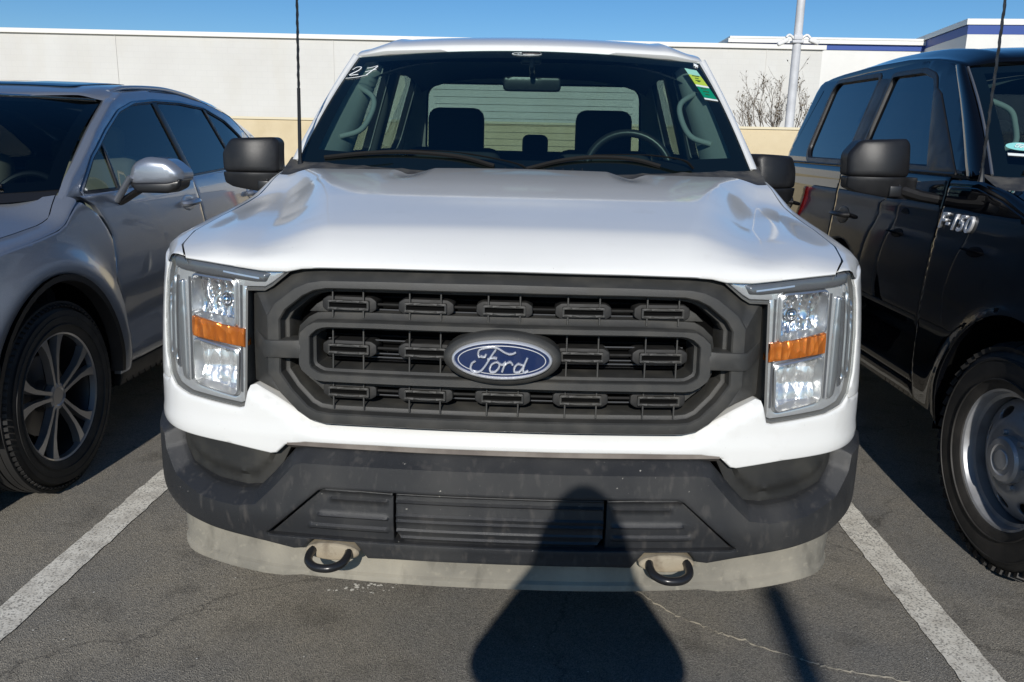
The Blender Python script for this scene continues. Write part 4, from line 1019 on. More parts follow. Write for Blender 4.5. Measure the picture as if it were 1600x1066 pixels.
        # mirror
        dm = empty('door_mirror', (sg * .945, 1.93, 1.225)); dm.parent = root
        sh = rounded([(.0, .0), (.03, .085), (.10, .118), (.20, .108), (.262, .055), (.262, .015), (.21, -.012), (.04, -.022)], .03, 5)
        bm = nb(); sheet(bm, sh, lambda u, v, d, sg=sg: np.stack([sg * (u + 0 * d), d + .9 * (u - .12) ** 2 + 1.5 * (v - .04) ** 2, v + 0 * d], -1), .014, .10, .03, cap=True); mc = B('mirror_cap', bm, SILVER, dm, 60)
        bm = nb(); sheet(bm, rounded([(.015, .0), (.20, .006), (.258, .022), (.25, -.02), (.20, -.045), (.05, -.045)], .015, 4), lambda u, v, d, sg=sg: np.stack([sg * (u + 0 * d), d - .004 + .9 * (u - .12) ** 2, v + 0 * d], -1), .016, .10, .012, cap=True); B('mirror_base', bm, SEALM, dm, 50)
        bm = nb(); tube(bm, crm([(sg * .07, .06, -.02), (sg * .02, .06, -.05), (-sg * .03, .04, -.085), (-sg * .06, .03, -.10)], 5), [.03] * 16, 10, flat=.5); B('mirror_arm', bm, SEALM, dm, 50)
        bm = nb(); tube(bm, crm([(sg * .03, .012, .025), (sg * .005, .012, -.01), (-sg * .028, .01, -.06), (-sg * .045, .01, -.085)], 5), .024, 8, flat=.6); B('mirror_stalk', bm, SILVER, dm, 50)
        bm = nb(); sheet(bm, rounded([(.33, 1.06), (.45, 1.04), (.45, .90), (.33, .90)], .01), lambda u, v, d: g(u + 4.9, v, d - .005), .05, .02, .004); B('tail_light', bm, TAIL)
        wheel(root, sg, (sg * .806, 1.345, .388), 'alloy'); wheel(root, sg, (sg * .806, 4.135, .388), 'alloy')
    # roof
    U = np.linspace(-1, 1, 61); ax = np.abs(U); rows = []
    for t in [0, .01, .04] + list(np.linspace(.1, 2.25, 20)):
        y = 2.19 + .16 * ax ** 2 + t
        X_ = U * np.interp(y, [2.2, 2.6, 3.5, 4.1, 4.6], [.675, .70, .70, .66, .60])
        ze = np.interp(y, [2.2, 2.35, 2.42, 2.8, 3.14, 3.5, 3.8, 4.1, 4.45, 4.7], [1.58, 1.606, 1.640, 1.672, 1.674, 1.640, 1.575, 1.46, 1.32, 1.25])
        X_ = np.where(y > 2.7, U * (X2(ze) - .10 * sst((y - 3.7) / 1.0) + .002), X_)
        zc = np.interp(y, [2.2, 2.3, 2.5, 2.8, 3.2, 3.6, 4.0, 4.4, 4.6], [1.612, 1.645, 1.685, 1.712, 1.722, 1.708, 1.67, 1.60, 1.55]); ze = np.interp(y, [2.2, 2.35, 2.42, 2.8, 3.14, 3.5, 3.8, 4.1, 4.45, 4.7], [1.58, 1.606, 1.640, 1.672, 1.674, 1.640, 1.575, 1.46, 1.32, 1.25])
        z = zc + (ze - zc) * (.5 * ax ** 2.4 + .5 * sst((ax - .82) / .18)) - (.008 if t == 0 else 0); rows.append(np.stack([X_, y, z], -1))
    bm = nb(); grid(bm, np.stack(rows)); rf = B('roof', bm, SILVER, s=50)
    bm = nb(); sheet(bm, rounded([(-.48, 2.42), (.48, 2.42), (.50, 2.95), (-.50, 2.95)], .05, 5), lambda u, v, d: np.stack([u + 0 * d, v + 0 * d, np.interp(v, [2.3, 2.5, 2.8, 3.2], [1.647, 1.687, 1.714, 1.724]) - .045 * np.abs(u / .7) ** 2.4 * .5 + .003 - d], -1), .05, .01, .003); B('sunroof', bm, TINT, rf)
    for sg in (1, -1):
        bm = nb(); P = [(sg * .64, 2.45, 1.645), (sg * .655, 2.60, 1.675), (sg * .655, 3.0, 1.695), (sg * .655, 3.3, 1.684), (sg * .655, 3.5, 1.662), (sg * .655, 3.62, 1.640)]; tube(bm, crm(P, 6), .013, 8, flat=.9); B('roof_rail', bm, SILVER, rf, 60)
    # windshield
    def W2(u, v, d=0.):
        u = np.asarray(u, float); v = np.asarray(v, float); bx, by, bz = .80 * u, 1.46 + .20 * u * u, 1.165 + .04 * u * u; tx, ty, tz = .65 * u, 2.19 + .17 * u * u, 1.612 - .012 * u * u; b = .03 * np.sin(math.pi * v)
        return np.stack([bx + (tx - bx) * v, by + (ty - by) * v - b * .5 + d * .5, bz + (tz - bz) * v + b * .85 - d * .85], -1)
    a, b = np.meshgrid(np.linspace(-1, 1, 31), np.linspace(0, 1, 21), indexing='ij'); bm = nb(); grid(bm, W2(a, b)); ws = B('windshield', bm, WSG2, s=80)
    bm = nb(); q = np.linspace(0, 1, 24)
    for f1, f2 in (((2 * q - 1, 0 * q), ((2 * q - 1) * .93, 0 * q + .08)), ((2 * q - 1, 0 * q + 1), ((2 * q - 1) * .93, 0 * q + .93)), ((0 * q + 1, q), (0 * q + .93, .08 + .85 * q)), ((0 * q - 1, q), (0 * q - .93, .08 + .85 * q))): grid(bm, np.stack([W2(*f1, .0015), W2(*f2, .0015)], 1))
    B('windshield_border', bm, SEALM, ws)
    bm = nb(); tube(bm, W2(np.linspace(-.97, .97, 20), np.full(20, 1.0), -.004), .005, 6, False); B('windshield_moulding', bm, CHROME, ws)
    bm = nb(); grid(bm, np.stack([np.stack([np.linspace(-.80, .80, 20), 1.38 + .24 * np.linspace(-1, 1, 20) ** 2, 1.12 + .05 * np.linspace(-1, 1, 20) ** 2], -1), W2(np.linspace(-1, 1, 20), np.full(20, .03), .003)])); B('cowl_panel', bm, SEALM)
    bm = nb(); P = [W2(-.1, .0, -.01), W2(.2, .05, -.02), W2(.75, .04, -.012)]; tube(bm, crm(P, 6), .007, 6); B('wiper', bm, SEALM)
    # cabin
    bm = nb(); box(bm, (0, 2.9, .45), (1.62, 2.6, .06)); box(bm, (0, 1.6, .75), (1.5, .06, .7)); box(bm, (0, 4.3, .9), (1.5, .06, .8)); B('cabin_floor', bm, CABIN)
    bm = nb(); box(bm, (0, 1.80, 1.05), (1.52, .36, .22), None, .06); B('dashboard', bm, DASH)
    bm = nb(); tube(bm, [(.37 + .18 * math.cos(t), 2.10 + .08 * math.sin(t), 1.08 + .165 * math.sin(t)) for t in np.linspace(0, 2 * math.pi, 36)], .015, 8, False); tube(bm, [(.2, 2.1, 1.08), (.37, 2.04, 1.05), (.54, 2.1, 1.08)], .025, 8); B('steering_wheel', bm, LEATHB)
    for x in (-.37, .37):
        bm = nb(); box(bm, (x, 2.45, .72), (.5, .5, .18), None, .05); box(bm, (x, 2.76, 1.02), (.48, .14, .62), Matrix.Rotation(-.2, 4, 'X'), .06); st = B('seat', bm, LEATH, s=50)
        bm = nb(); box(bm, (x, 2.86, 1.39), (.24, .09, .18), Matrix.Rotation(-.15, 4, 'X'), .04); B('headrest', bm, LEATH, st, 50)
    bm = nb(); box(bm, (0, 3.55, .75), (1.4, .5, .18), None, .05); box(bm, (0, 3.84, 1.0), (1.4, .12, .55), Matrix.Rotation(-.15, 4, 'X'), .05); rs = B('rear_seat', bm, LEATH, s=50)
    for x in (-.4, .4):
        bm = nb(); box(bm, (x, 3.88, 1.32), (.24, .08, .15), None, .035); B('headrest', bm, LEATH, rs, 50)
    bm = nb(); grid(bm, np.array([[(x, y, z - .06 * abs(x / .66) ** 3) for x in np.linspace(-.66, .66, 13)] for y, z in ((2.28, 1.585), (2.6, 1.655), (3.2, 1.675), (3.8, 1.63), (4.4, 1.50))])); B('headliner', bm, CABHEAD)
    bm = nb(); box(bm, (0, 2.8, .30), (1.5, 4.4, .16)); box(bm, (0, 1.0, .6), (1.0, .8, .5)); B('chassis', bm, VOID, s=None)
    bm = nb(); grid(bm, np.array([[FS(1)(s, z, 0.) for z in (.35, .6, .9, 1.1, 1.2)] + [(FS(1)(s, 1.2, 0.) * [.93, 1, 1] + [0, -.10, .07 + .10 * TGK(FS(1)(s, 1.2, 0.))]), (FS(1)(s, 1.2, 0.) * [.84, 1, 1] + [0, -.30 - .35 * TGK(FS(1)(s, 1.2, 0.)), .10 + .27 * TGK(FS(1)(s, 1.2, 0.))])] for s in np.concatenate([np.linspace(sy(4.75), _S2[-1], 14)])] + [])); 
    grid(bm, np.array([[FS(-1)(s, z, 0.) for z in (.35, .6, .9, 1.1, 1.2)] + [(FS(-1)(s, 1.2, 0.) * [.93, 1, 1] + [0, -.10, .07 + .10 * TGK(FS(-1)(s, 1.2, 0.))]), (FS(-1)(s, 1.2, 0.) * [.84, 1, 1] + [0, -.30 - .35 * TGK(FS(-1)(s, 1.2, 0.)), .10 + .27 * TGK(FS(-1)(s, 1.2, 0.))])] for s in np.linspace(sy(4.75), _S2[-1], 14)])); B('tailgate', bm, SILVER)
    return root
WSG2 = glass('crossover_windshield_glass', (.30, .36, .36), refl=1.3)

# ================================================================ place the vehicles
white, WS, wsO = pickup('pickup_truck', (0, 0, 0), WHITE, False, label='white pickup truck facing the camera, black grille with a blue oval in its middle')
black, WS_, wsB = pickup('pickup_truck', (2.632, 0, 0), BLACK, True, label='glossy black pickup truck with grey steel wheels parked on the right of the white one')
suv = crossover((-2.77, 0, 0), 'silver grey crossover car with five-pair spoke alloy wheels on the left of the white truck')

truck_mirror(white, -1, (-.985, 1.50, 1.300), .94)
truck_mirror(white, 1, (.955, 1.50, 1.280), .90, .62)
truck_mirror(black, -1, (-1.062, 1.62, 1.332), 1.03)
truck_mirror(black, 1, (1.055, 1.62, 1.350), 1.06)
# antennas
for root, x, y, lean, h0 in ((white, -.852, 1.38, .022, .26), (black, -.925, 1.36, -.012, .02)):
    bm = nb(); tube(bm, [(x, y, 1.33), (x, y, 1.36), (x + lean * .2, y, 1.36 + h0)], [.013, .0075, .0065], 8)
    n_ = 60; pts = [(x + lean * (.2 + .8 * t), y + .002 * math.sin(t * 90), 1.36 + h0 + t * .9) for t in np.linspace(0, 1, n_)]
    tube(bm, pts, [.0045 + .0012 * (i % 2) for i in range(n_)], 6); build('antenna', bm, SEALM, root)
# handwritten number, oval and stickers on the white truck's glass
WSf = lambda u, v, d: WS(u, v, -.003 + np.asarray(d) * .3)
bm = nb()
for s in ([(-.978, .835), (-.962, .862), (-.935, .86), (-.938, .825), (-.975, .772), (-.925, .775)], [(-.895, .842), (-.868, .850), (-.838, .862), (-.862, .80), (-.876, .765)], [(-.893, .80), (-.835, .825)], [(-.985, .735), (-.93, .742), (-.868, .765)]): stroke(bm, s, .0022, WSf, 0, 8)
build('marker_number', bm, INK, wsO)
bm = nb()
for a in (0, 1.05, 2.1): tube(bm, [WS(.962 + .012 * math.cos(a), .955 + .022 * math.sin(a), -.003), WS(.962 - .012 * math.cos(a), .955 - .022 * math.sin(a), -.003)], .003, 5)
build('marker_star', bm, INK, wsO)
bm = nb(); ov = ellipse(-.005, .963, .083, .016, 40)
rings(bm, [(ov, -.0010), (ov * [1, 1] + [0, 0], -.003), (np.array([-.005, .963]) + (ov - [-.005, .963]) * .93, -.003), (np.array([-.005, .963]) + (ov - [-.005, .963]) * .93, -.001)], lambda u, v, d: WS(u, v, d), .02)
for s in FORD: stroke(bm, [(-.005 + a * .085, .963 + b * .038) for a, b in s], .0011, WSf, 0, 6)
build('oval_decal', bm, M('decal_silver', (.62, .68, .68), .5), wsO)
G1 = M('sticker_mint', (.30, .62, .50), .5); G2 = M('sticker_lime', (.42, .56, .06), .5); G3 = M('sticker_green', (.0, .22, .12), .5); G4 = M('sticker_white', (.72, .76, .74), .5)
def sticker(q, m, par=wsO, W_=WS):
    bm = nb(); sheet(bm, q, lambda u, v, d: W_(u, v, d - .0025), .02, .001, 0); return build('window_sticker', bm, m, par)
def qd(v1, v0, a=.888, b=.955, sl=.10):
    f = lambda v: (a + (.86 - v) * sl, b + (.86 - v) * sl)
    return [(f(v0)[0], v0), (f(v0)[1], v0 - .015), (f(v1)[1], v1 - .015), (f(v1)[0], v1)]
sticker(qd(.91, .845), G1); k1 = sticker(qd(.843, .735), G2); sticker(qd(.733, .715), G4); k2 = sticker(qd(.713, .60), G3); sticker(qd(.598, .583), G4)
PRN = M('print_dark', (.03, .08, .03), .6)
for v, a, b in ((.825, .905, .945), (.80, .915, .935), (.775, .912, .94), (.765, .920, .932), (.69, .92, .95), (.66, .925, .955), (.63, .93, .95)):
    bm = nb(); tube(bm, [WS(a, v, -.0035), WS(b, v - .006, -.0035)], .0022, 4); build('sticker_print', bm, PRN, wsO)
# rear window heater lines
cbW = [o for o in bpy.data.objects if o.name.startswith('cab_back') and o.parent == white][0]
HT = M('heater_copper', (.22, .24, .20), .7)
for k in range(9):
    bm = nb(); z = 1.42 + k * .044; hw = .66
    tube(bm, [(-hw, 4.06 - .26 * (z - 1.35) / .5 - .006, z), (hw, 4.06 - .26 * (z - 1.35) / .5 - .006, z)], .0014, 4); build('heater_line', bm, HT, cbW)

# black truck: mint oval sticker, badge
bm = nb(); ov = ellipse(-.862, .232, .066, .030, 30)
sheet(bm, ov, lambda u, v, d: WS_(u, v, d - .003), .02, .001, 0); os_ = build('oval_sticker', bm, M('sticker_aqua', (.25, .62, .60), .5), wsB)
bm = nb()
for s in FORD: stroke(bm, [(-.862 + a * .05, .232 + b * .055) for a, b in s], .0016, lambda u, v, d: WS_(u, v, -.006 + np.asarray(d) * .3), 0, 5)
build('oval_script', bm, INK, wsB)
sheetq = sticker([(-.925, .178), (-.80, .178), (-.80, .160), (-.925, .160)], G4, wsB, WS_)
def text_mesh(name, txt, size, mat, parent, fn, shear=.0, ext=.004, bev=.001, sx=1.0):
    cu = bpy.data.curves.new(name, 'FONT'); cu.body = txt; cu.size = size; cu.shear = shear; cu.space_character = 1.12; cu.extrude = ext; cu.bevel_depth = bev; cu.offset = .0010
    cu.resolution_u = 3; to = bpy.data.objects.new(name, cu); col.objects.link(to)
    dg = bpy.context.evaluated_depsgraph_get(); dg.update(); me = bpy.data.meshes.new_from_object(to.evaluated_get(dg)); bpy.data.objects.remove(to)
    for v in me.vertices: v.co = Vector(fn(v.co.x * sx, v.co.y, v.co.z))
    me.materials.clear(); me.materials.append(mat); o = bpy.data.objects.new(name, me); col.objects.link(o); o.parent = parent; return o
def bfn(x, y, z):
    yy = 1.602 - x; zz = 1.140 + y
    p = FR(s_of_y(yy), zz, -.006 - z, -1); return tuple(p)
wing = [o for o in bpy.data.objects if o.name.startswith('front_wing') and o.parent == black and o.data.vertices[0].co.x < 0][0]
text_mesh('badge', 'F-150', .088, EMC, wing, bfn, .22, .005, .0006, 1.15)

# ================================================================ setting
def asphalt():
    m = M('asphalt', (.2, .19, .17), .9); nt = m.node_tree; L = nt.links.new; b = nt.nodes['Principled BSDF']; b.inputs['Specular IOR Level'].default_value = .25
    tc = _n(nt, 'ShaderNodeTexCoord'); P = tc.outputs['Object']
    def nz(s, d=4, t='ShaderNodeTexNoise'):
        n = _n(nt, t); n.inputs['Scale'].default_value = s
        if t == 'ShaderNodeTexNoise': n.inputs['Detail'].default_value = d; n.inputs['Roughness'].default_value = .6
        L(P, n.inputs['Vector']); return n
    def rg(v, a, b_, c, d):
        r = _n(nt, 'ShaderNodeMapRange'); L(v, r.inputs['Value'])
        for k, x in zip(('From Min', 'From Max', 'To Min', 'To Max'), (a, b_, c, d)): r.inputs[k].default_value = x
        return r.outputs[0]
    def mx(f, a, bb, mode='MIX'):
        x = _n(nt, 'ShaderNodeMix', data_type='RGBA', blend_type=mode)
        if isinstance(f, float): x.inputs['Factor'].default_value = f
        else: L(f, x.inputs['Factor'])
        for k, v in (('A', a), ('B', bb)):
            if isinstance(v, tuple): x.inputs[k].default_value = (*v, 1)
            else: L(v, x.inputs[k])
        return x.outputs['Result']
    c = mx(rg(nz(.9, 5).outputs[0], .35, .65, 0, 1), (.180, .178, .172), (.285, .258, .212))
    c = mx(rg(nz(4, 6).outputs[0], .53, .70, 0, .6), c, (.085, .078, .068))
    c = mx(rg(nz(2.2, 6).outputs[0], .58, .75, 0, .5), c, (.22, .20, .165))
    v = nz(300, 0, 'ShaderNodeTexVoronoi'); c = mx(rg(v.outputs['Color'], .0, 1, 0, 1), mx(1.0, c, (.50, .50, .50), 'MULTIPLY'), mx(1.0, c, (1.6, 1.57, 1.5), 'MULTIPLY'))
    n2 = nz(520, 2); c = mx(rg(n2.outputs[0], .60, .70, 0, .6), c, (.55, .51, .44))
    n3 = nz(130, 3); c = mx(rg(n3.outputs[0], .28, .40, .6, 0), c, (.035, .033, .030))
    ve = nz(1, 0, 'ShaderNodeTexVoronoi'); ve.feature = 'DISTANCE_TO_EDGE'; ve.inputs['Scale'].default_value = .55
    wp = _n(nt, 'ShaderNodeVectorMath', operation='MULTIPLY_ADD'); L(nz(3, 6).outputs['Color'], wp.inputs[0]); wp.inputs[1].default_value = (.5, .5, 0); L(P, wp.inputs[2]); L(wp.outputs[0], ve.inputs['Vector'])
    c = mx(rg(ve.outputs['Distance'], .0, .0035, .55, 0), c, (.05, .046, .04))
    sp_ = nz(1.7, 2); c = mx(rg(sp_.outputs[0], .70, .76, 0, .6), c, (.05, .047, .042))
    c = mx(rg(nz(24, 4).outputs[0], .68, .76, 0, .55), c, (.06, .056, .05))
    L(c, b.inputs['Base Color'])
    bn = _n(nt, 'ShaderNodeBump'); bn.inputs['Strength'].default_value = .8; bn.inputs['Distance'].default_value = .004
    ad = _n(nt, 'ShaderNodeMath', operation='ADD'); L(v.outputs['Distance'], ad.inputs[0]); L(nz(90, 5).outputs[0], ad.inputs[1]); L(ad.outputs[0], bn.inputs['Height']); L(bn.outputs[0], b.inputs['Normal'])
    return m
bm = nb(); 
gx = np.concatenate([[-500, -100, -30], np.linspace(-10, 10, 21), [30, 100, 500]]); gyv = np.concatenate([[-500, -100, -30], np.linspace(-8, 16, 21), [40, 120, 700]])
grid(bm, np.array([[(x, y, 0) for y in gyv] for x in gx])); tag(build('ground', bm, asphalt()), kind='structure')
LINE = M('worn_line_paint', (.80, .76, .66), .8, c2=(.58, .54, .46), nscale=14, nlo=.4, nhi=.7, dust=[((.13, .12, .105), 150, .50, .64, .8), ((.16, .15, .13), 9, .6, .8, .6), ((.88, .86, .78), 300, .58, .7, .5)], bump=.6, bscale=260)
def line(x, wd, y0, y1):
    rr = random.Random(int(x * 100) + 7); L = []; 
    for y in np.arange(y0, y1, .035): L.append((x - wd / 2 + rr.uniform(-.0035, .0035), y))
    for y in np.arange(y1, y0, -.035): L.append((x + wd / 2 + rr.uniform(-.0035, .0035), y))
    bm = nb(); sheet(bm, L, lambda u, v, d: np.stack([u, v, .004 + 0 * u], -1), .05, 0, 0); tag(build('parking_line', bm, LINE), kind='structure')
for x, wd in ((-1.505, .118), (1.345, .122), (4.20, .12), (-4.36, .12)): line(x, wd, -3.4, 5.4)
# crack running to the lower right, and paint flecks
CR = M('crack_filler', (.60, .54, .42), .9, c2=(.2, .18, .15), nscale=25, nlo=.55, nhi=.65)
cp = [(.30, .80), (.44, .63), (.51, .53), (.58, .47), (.65, .42), (.72, .385), (.78, .34), (.86, .305), (.92, .27), (1.0, .25), (1.09, .23), (1.2, .18), (1.35, .10)]
rr = random.Random(3); P = []
for i in range(len(cp) - 1):
    for k in range(8):
        t = k / 8; P.append((cp[i][0] * (1 - t) + cp[i + 1][0] * t + rr.uniform(-.006, .006), cp[i][1] * (1 - t) + cp[i + 1][1] * t + rr.uniform(-.006, .006)))
bm = nb(); grid(bm, np.array([[(x, y - w_, .005), (x, y + w_, .005)] for (x, y) in P for w_ in [rr.uniform(.0016, .0050)]])); tag(build('pavement_crack', bm, CR), kind='structure')
bm = nb()
for i in range(34):
    t = rr.random(); x = -.57 + t * .16 + rr.gauss(0, .008); y = .575 + t * .06 + rr.gauss(0, .012) 
    if rr.random() < .2: x += .12
    n_ = rr.randint(4, 6); a0 = rr.random() * 6; s_ = rr.uniform(.002, .008)
    bm.faces.new([bm.verts.new((x + s_ * rr.uniform(.5, 1.3) * math.cos(a0 + 6.28 * k / n_), y + s_ * rr.uniform(.5, 1.2) * math.sin(a0 + 6.28 * k / n_), .004 + i * .00002)) for k in range(n_)])
for i in range(60):
    x = rr.uniform(-1.4, 1.3); y = rr.uniform(.05, .9); n_ = 5; s_ = rr.uniform(.001, .003)
    bm.faces.new([bm.verts.new((x + s_ * math.cos(6.28 * k / n_), y + s_ * rr.uniform(.6, 1.2) * math.sin(6.28 * k / n_), .0055 + i * .00002)) for k in range(n_)])
tag(build('paint_flecks', bm, M('fleck_white', (.75, .73, .66), .8), smooth=None), kind='structure')

# white block wall of the building behind
WALL = M('white_block_wall', (.66, .655, .625), .85, c2=(.62, .61, .58), nscale=.6, nlo=.4, nhi=.7, bump=.3, bscale=30, dust=[((.6, .57, .5), 1.2, .5, .8, .35, (1, 1, .3))])
def add_courses(m, h, w_, amt, mortar):
    nt = m.node_tree; L = nt.links.new; b = nt.nodes['Principled BSDF']; src = b.inputs['Base Color'].links[0].from_socket
    tc = _n(nt, 'ShaderNodeTexCoord'); mp = _n(nt, 'ShaderNodeMapping'); mp.inputs['Rotation'].default_value = (R(90), 0, 0); br = _n(nt, 'ShaderNodeTexBrick')
    br.inputs['Scale'].default_value = 1; br.inputs['Brick Width'].default_value = w_; br.inputs['Row Height'].default_value = h; br.inputs['Mortar Size'].default_value = mortar
    br.inputs['Color1'].default_value = (1, 1, 1, 1); br.inputs['Color2'].default_value = (.985, .985, .98, 1); br.inputs['Mortar'].default_value = (amt, amt, amt, 1)
    L(tc.outputs['Object'], mp.inputs[0]); L(mp.outputs[0], br.inputs[0]); x = _n(nt, 'ShaderNodeMix', data_type='RGBA', blend_type='MULTIPLY'); x.inputs['Factor'].default_value = 1
    L(src, x.inputs['A']); L(br.outputs[0], x.inputs['B']); L(x.outputs['Result'], b.inputs['Base Color'])
add_courses(WALL, .2, .4, .955, .010)
CAP = M('parapet_metal', (.80, .79, .74), .5); BLU = M('blue_fascia', (.03, .075, .30), .5)
WB = M('white_stucco', (.78, .77, .73), .85, c2=(.74, .73, .69), nscale=.8); DKG = M('shadow_gap', (.10, .10, .11), .7); GRS = M('side_stucco', (.50, .51, .53), .85)
wb = empty('white_building', (-5, 29.5, 0), R(2.3)); tag(wb, 'long low building with a white painted block wall behind the three vehicles', 'building')
bm = nb(); box(bm, (-17.5, 5, 2.48), (65, 10, 4.96)); build('wall', bm, WALL, wb, None)
bm = nb(); box(bm, (-17.5, 5, 5.035), (65.2, 10.2, .15)); build('coping', bm, CAP, wb, None)
bm = nb()
for x in (-26, -18.2, -10.4, -2.6, 5.2, 13.0): box(bm, (x, -.012, 2.48), (.03, .02, 4.95))
build('control_joint', bm, M('joint_grey', (.62, .61, .58), .8), wb, None)
b1 = empty('blue_striped_building', (17, 46, 0)); tag(b1, 'white building with a thin blue stripe under its roof edge, behind the wall end', 'building')
bm = nb(); box(bm, (0, 6, 3.36), (14, 12, 6.72)); build('wall', bm, WB, b1, None)
bm = nb(); box(bm, (0, 6, 6.87), (14.1, 12.1, .28)); build('blue_band', bm, BLU, b1, None)
bm = nb(); box(bm, (0, 6, 7.12), (14.4, 12.4, .20)); box(bm, (0, 6, 7.30), (14.2, 12.2, .1)); build('roof_edge', bm, CAP, b1, None)
b2 = empty('blue_striped_building', (19.65, 40, 0)); tag(b2, 'taller white building with a wide blue stripe at the right edge above the black truck', 'building')
pb = [(0, 0), (22, -1.5), (22, 14), (1.3, 12)]
def prism(nm, z0, z1, g, m, par):
    c = np.mean(pb, 0); bm = nb(); q = [np.array(p) + (np.array(p) - c) / np.linalg.norm(np.array(p) - c) * g for p in pb]
    lo_ = [bm.verts.new((*p, z0)) for p in q]; hi_ = [bm.verts.new((*p, z1)) for p in q]; bm.faces.new(hi_)
    for i in range(4): bm.faces.new((lo_[i], lo_[(i + 1) % 4], hi_[(i + 1) % 4], hi_[i]))
    return build(nm, bm, m, par, None)
prism('wall', 0, 6.86, 0, WB, b2); prism('blue_band', 6.86, 7.28, .02, BLU, b2); prism('roof_edge', 7.28, 7.54, .12, CAP, b2)

# tan retaining wall with the raised bed behind
TAN = M('tan_wall', (.66, .55, .36), .85, c2=(.60, .49, .31), nscale=2, nlo=.4, nhi=.7, dust=[((.74, .64, .46), 3, .5, .8, .4), ((.45, .36, .23), 12, .62, .75, .35)], bump=.4, bscale=40)
tw = empty('retaining_wall', (0, 17, 0)); tag(tw, 'low tan concrete retaining wall crossing the lot behind the vehicles', 'wall')
bm = nb(); box(bm, (-3, .15, .93), (74, .3, 1.86)); build('wall', bm, TAN, tw, None)
bm = nb(); box(bm, (-3, .15, 1.885), (74.1, .36, .05)); build('coping', bm, M('tan_coping', (.72, .64, .46), .8), tw, None)
bm = nb(); rr = random.Random(8)
grid(bm, np.array([[(x, y, 1.76 + rr.uniform(-.03, .03)) for y in np.linspace(17.3, 29.0, 8)] for x in np.linspace(-40, 34, 60)])); tag(build('planting_bed', bm, M('dry_soil', (.30, .24, .16), .95, c2=(.2, .16, .1), nscale=3)), kind='structure')

# light pole with two security cameras
GALV = M('pole_white', (.62, .63, .65), .5, c2=(.5, .51, .53), nscale=3)
lp = empty('light_pole', (5.93, 19, 1.75)); tag(lp, 'tall pale grey light pole carrying two small white cameras behind the tan wall', 'light pole')
bm = nb(); tube(bm, [(0, 0, 0), (.02, 0, 5.3)], [.105, .088], 16); build('pole', bm, GALV, lp, 60)
bm = nb(); tube(bm, [(0, 0, 0), (0, 0, .12)], [.2, .2], 16); tube(bm, [(0, 0, .12), (0, 0, .14)], [.16, .12], 16); build('base_plate', bm, GALV, lp)
bm = nb(); box(bm, (0, 0, 2.15), (.26, .26, .06), None, .01); box(bm, (0, -.02, 2.25), (.2, .2, .12), None, .02); build('bracket', bm, GALV, lp)
for s in (-1, 1):
    bm = nb(); tube(bm, crm([(s * .08, -.05, 2.22), (s * .20, -.06, 2.30), (s * .28, -.08, 2.24)], 5), .03, 8); box(bm, (s * .36, -.12, 2.16), (.24, .12, .11), Matrix.Rotation(s * .35, 4, 'Y'), .03) if s > 0 else box(bm, (s * .36, -.12, 2.13), (.26, .11, .10), Matrix.Rotation(-.45, 4, 'Y'), .03)
    build('security_camera', bm, M('camera_white', (.75, .75, .74), .4), lp, 50)
bm = nb(); box(bm, (.04, -.5, 5.32), (.35, 1.0, .12), None, .03); build('lamp_head', bm, GALV, lp)

# bare shrub in the bed
sh = empty('bare_shrub', (5.85, 19.7, 1.72)); tag(sh, 'leafless shrub with thin grey twigs in front of the white wall', 'shrub')
TW = M('twig_bark', (.16, .13, .10), .9); LF = M('dry_leaf', (.13, .10, .06), .9, c2=(.22, .17, .1), nscale=30)
rr = random.Random(12); bm = nb(); lf = nb()
def branch(p, d, ln, r, lev):
    pts = [Vector(p)]; d = Vector(d).normalized(); n_ = 5
    for i in range(n_):
        d = (d + Vector((rr.uniform(-.22, .22), rr.uniform(-.22, .22), rr.uniform(-.06, .16)))).normalized(); pts.append(pts[-1] + d * ln / n_)
    tube(bm, pts, [r * (1 - .55 * i / n_) for i in range(n_ + 1)], 4)
    if lev > 0:
        for k in range(rr.randint(3, 4)):
            q = pts[rr.randint(1, n_)]; branch(q, d + Vector((rr.uniform(-.9, .9), rr.uniform(-.7, .7), rr.uniform(-.1, .7))), ln * rr.uniform(.45, .75), r * .55, lev - 1)
    else:
        for k in range(rr.randint(0, 3)):
            q = pts[rr.randint(2, n_)]; s_ = rr.uniform(.012, .032); a = Vector((rr.gauss(0, 1), rr.gauss(0, 1), rr.gauss(0, 1))).normalized(); b = a.cross(Vector((0, .3, 1))).normalized()
            lf.faces.new([lf.verts.new(q + a * s_), lf.verts.new(q + b * s_ * .6), lf.verts.new(q - a * s_), lf.verts.new(q - b * s_ * .6)])
for i in range(17):
    a = rr.uniform(-1, 1); branch((a * .75 + rr.uniform(-.1, .1), rr.uniform(-.3, .3), 0), (a * .55 + rr.uniform(-.3, .3), rr.uniform(-.3, .3), 1), rr.uniform(.5, .95) * (1.15 - .25 * abs(a - .2)), .013, 3)
build('branch', bm, TW, sh, 60); build('twig_leaf', lf, LF, sh, None)

# thin steel post standing behind the photographer (its shadow reaches the front of the bay)
sp = empty('steel_post', (.43, -7.0, 0)); tag(sp, 'thin galvanised steel post standing out in the lot opposite the white truck', 'post')
bm = nb(); tube(bm, [(0, 0, 0), (0, 0, 3.84)], .048, 14); build('post', bm, GALV, sp, 60)
bm = nb(); tube(bm, [(0, 0, 0), (0, 0, .03)], .11, 16); tube(bm, [(0, 0, 3.84), (0, 0, 3.87)], [.056, .03], 14); build('post_cap', bm, GALV, sp, 40)

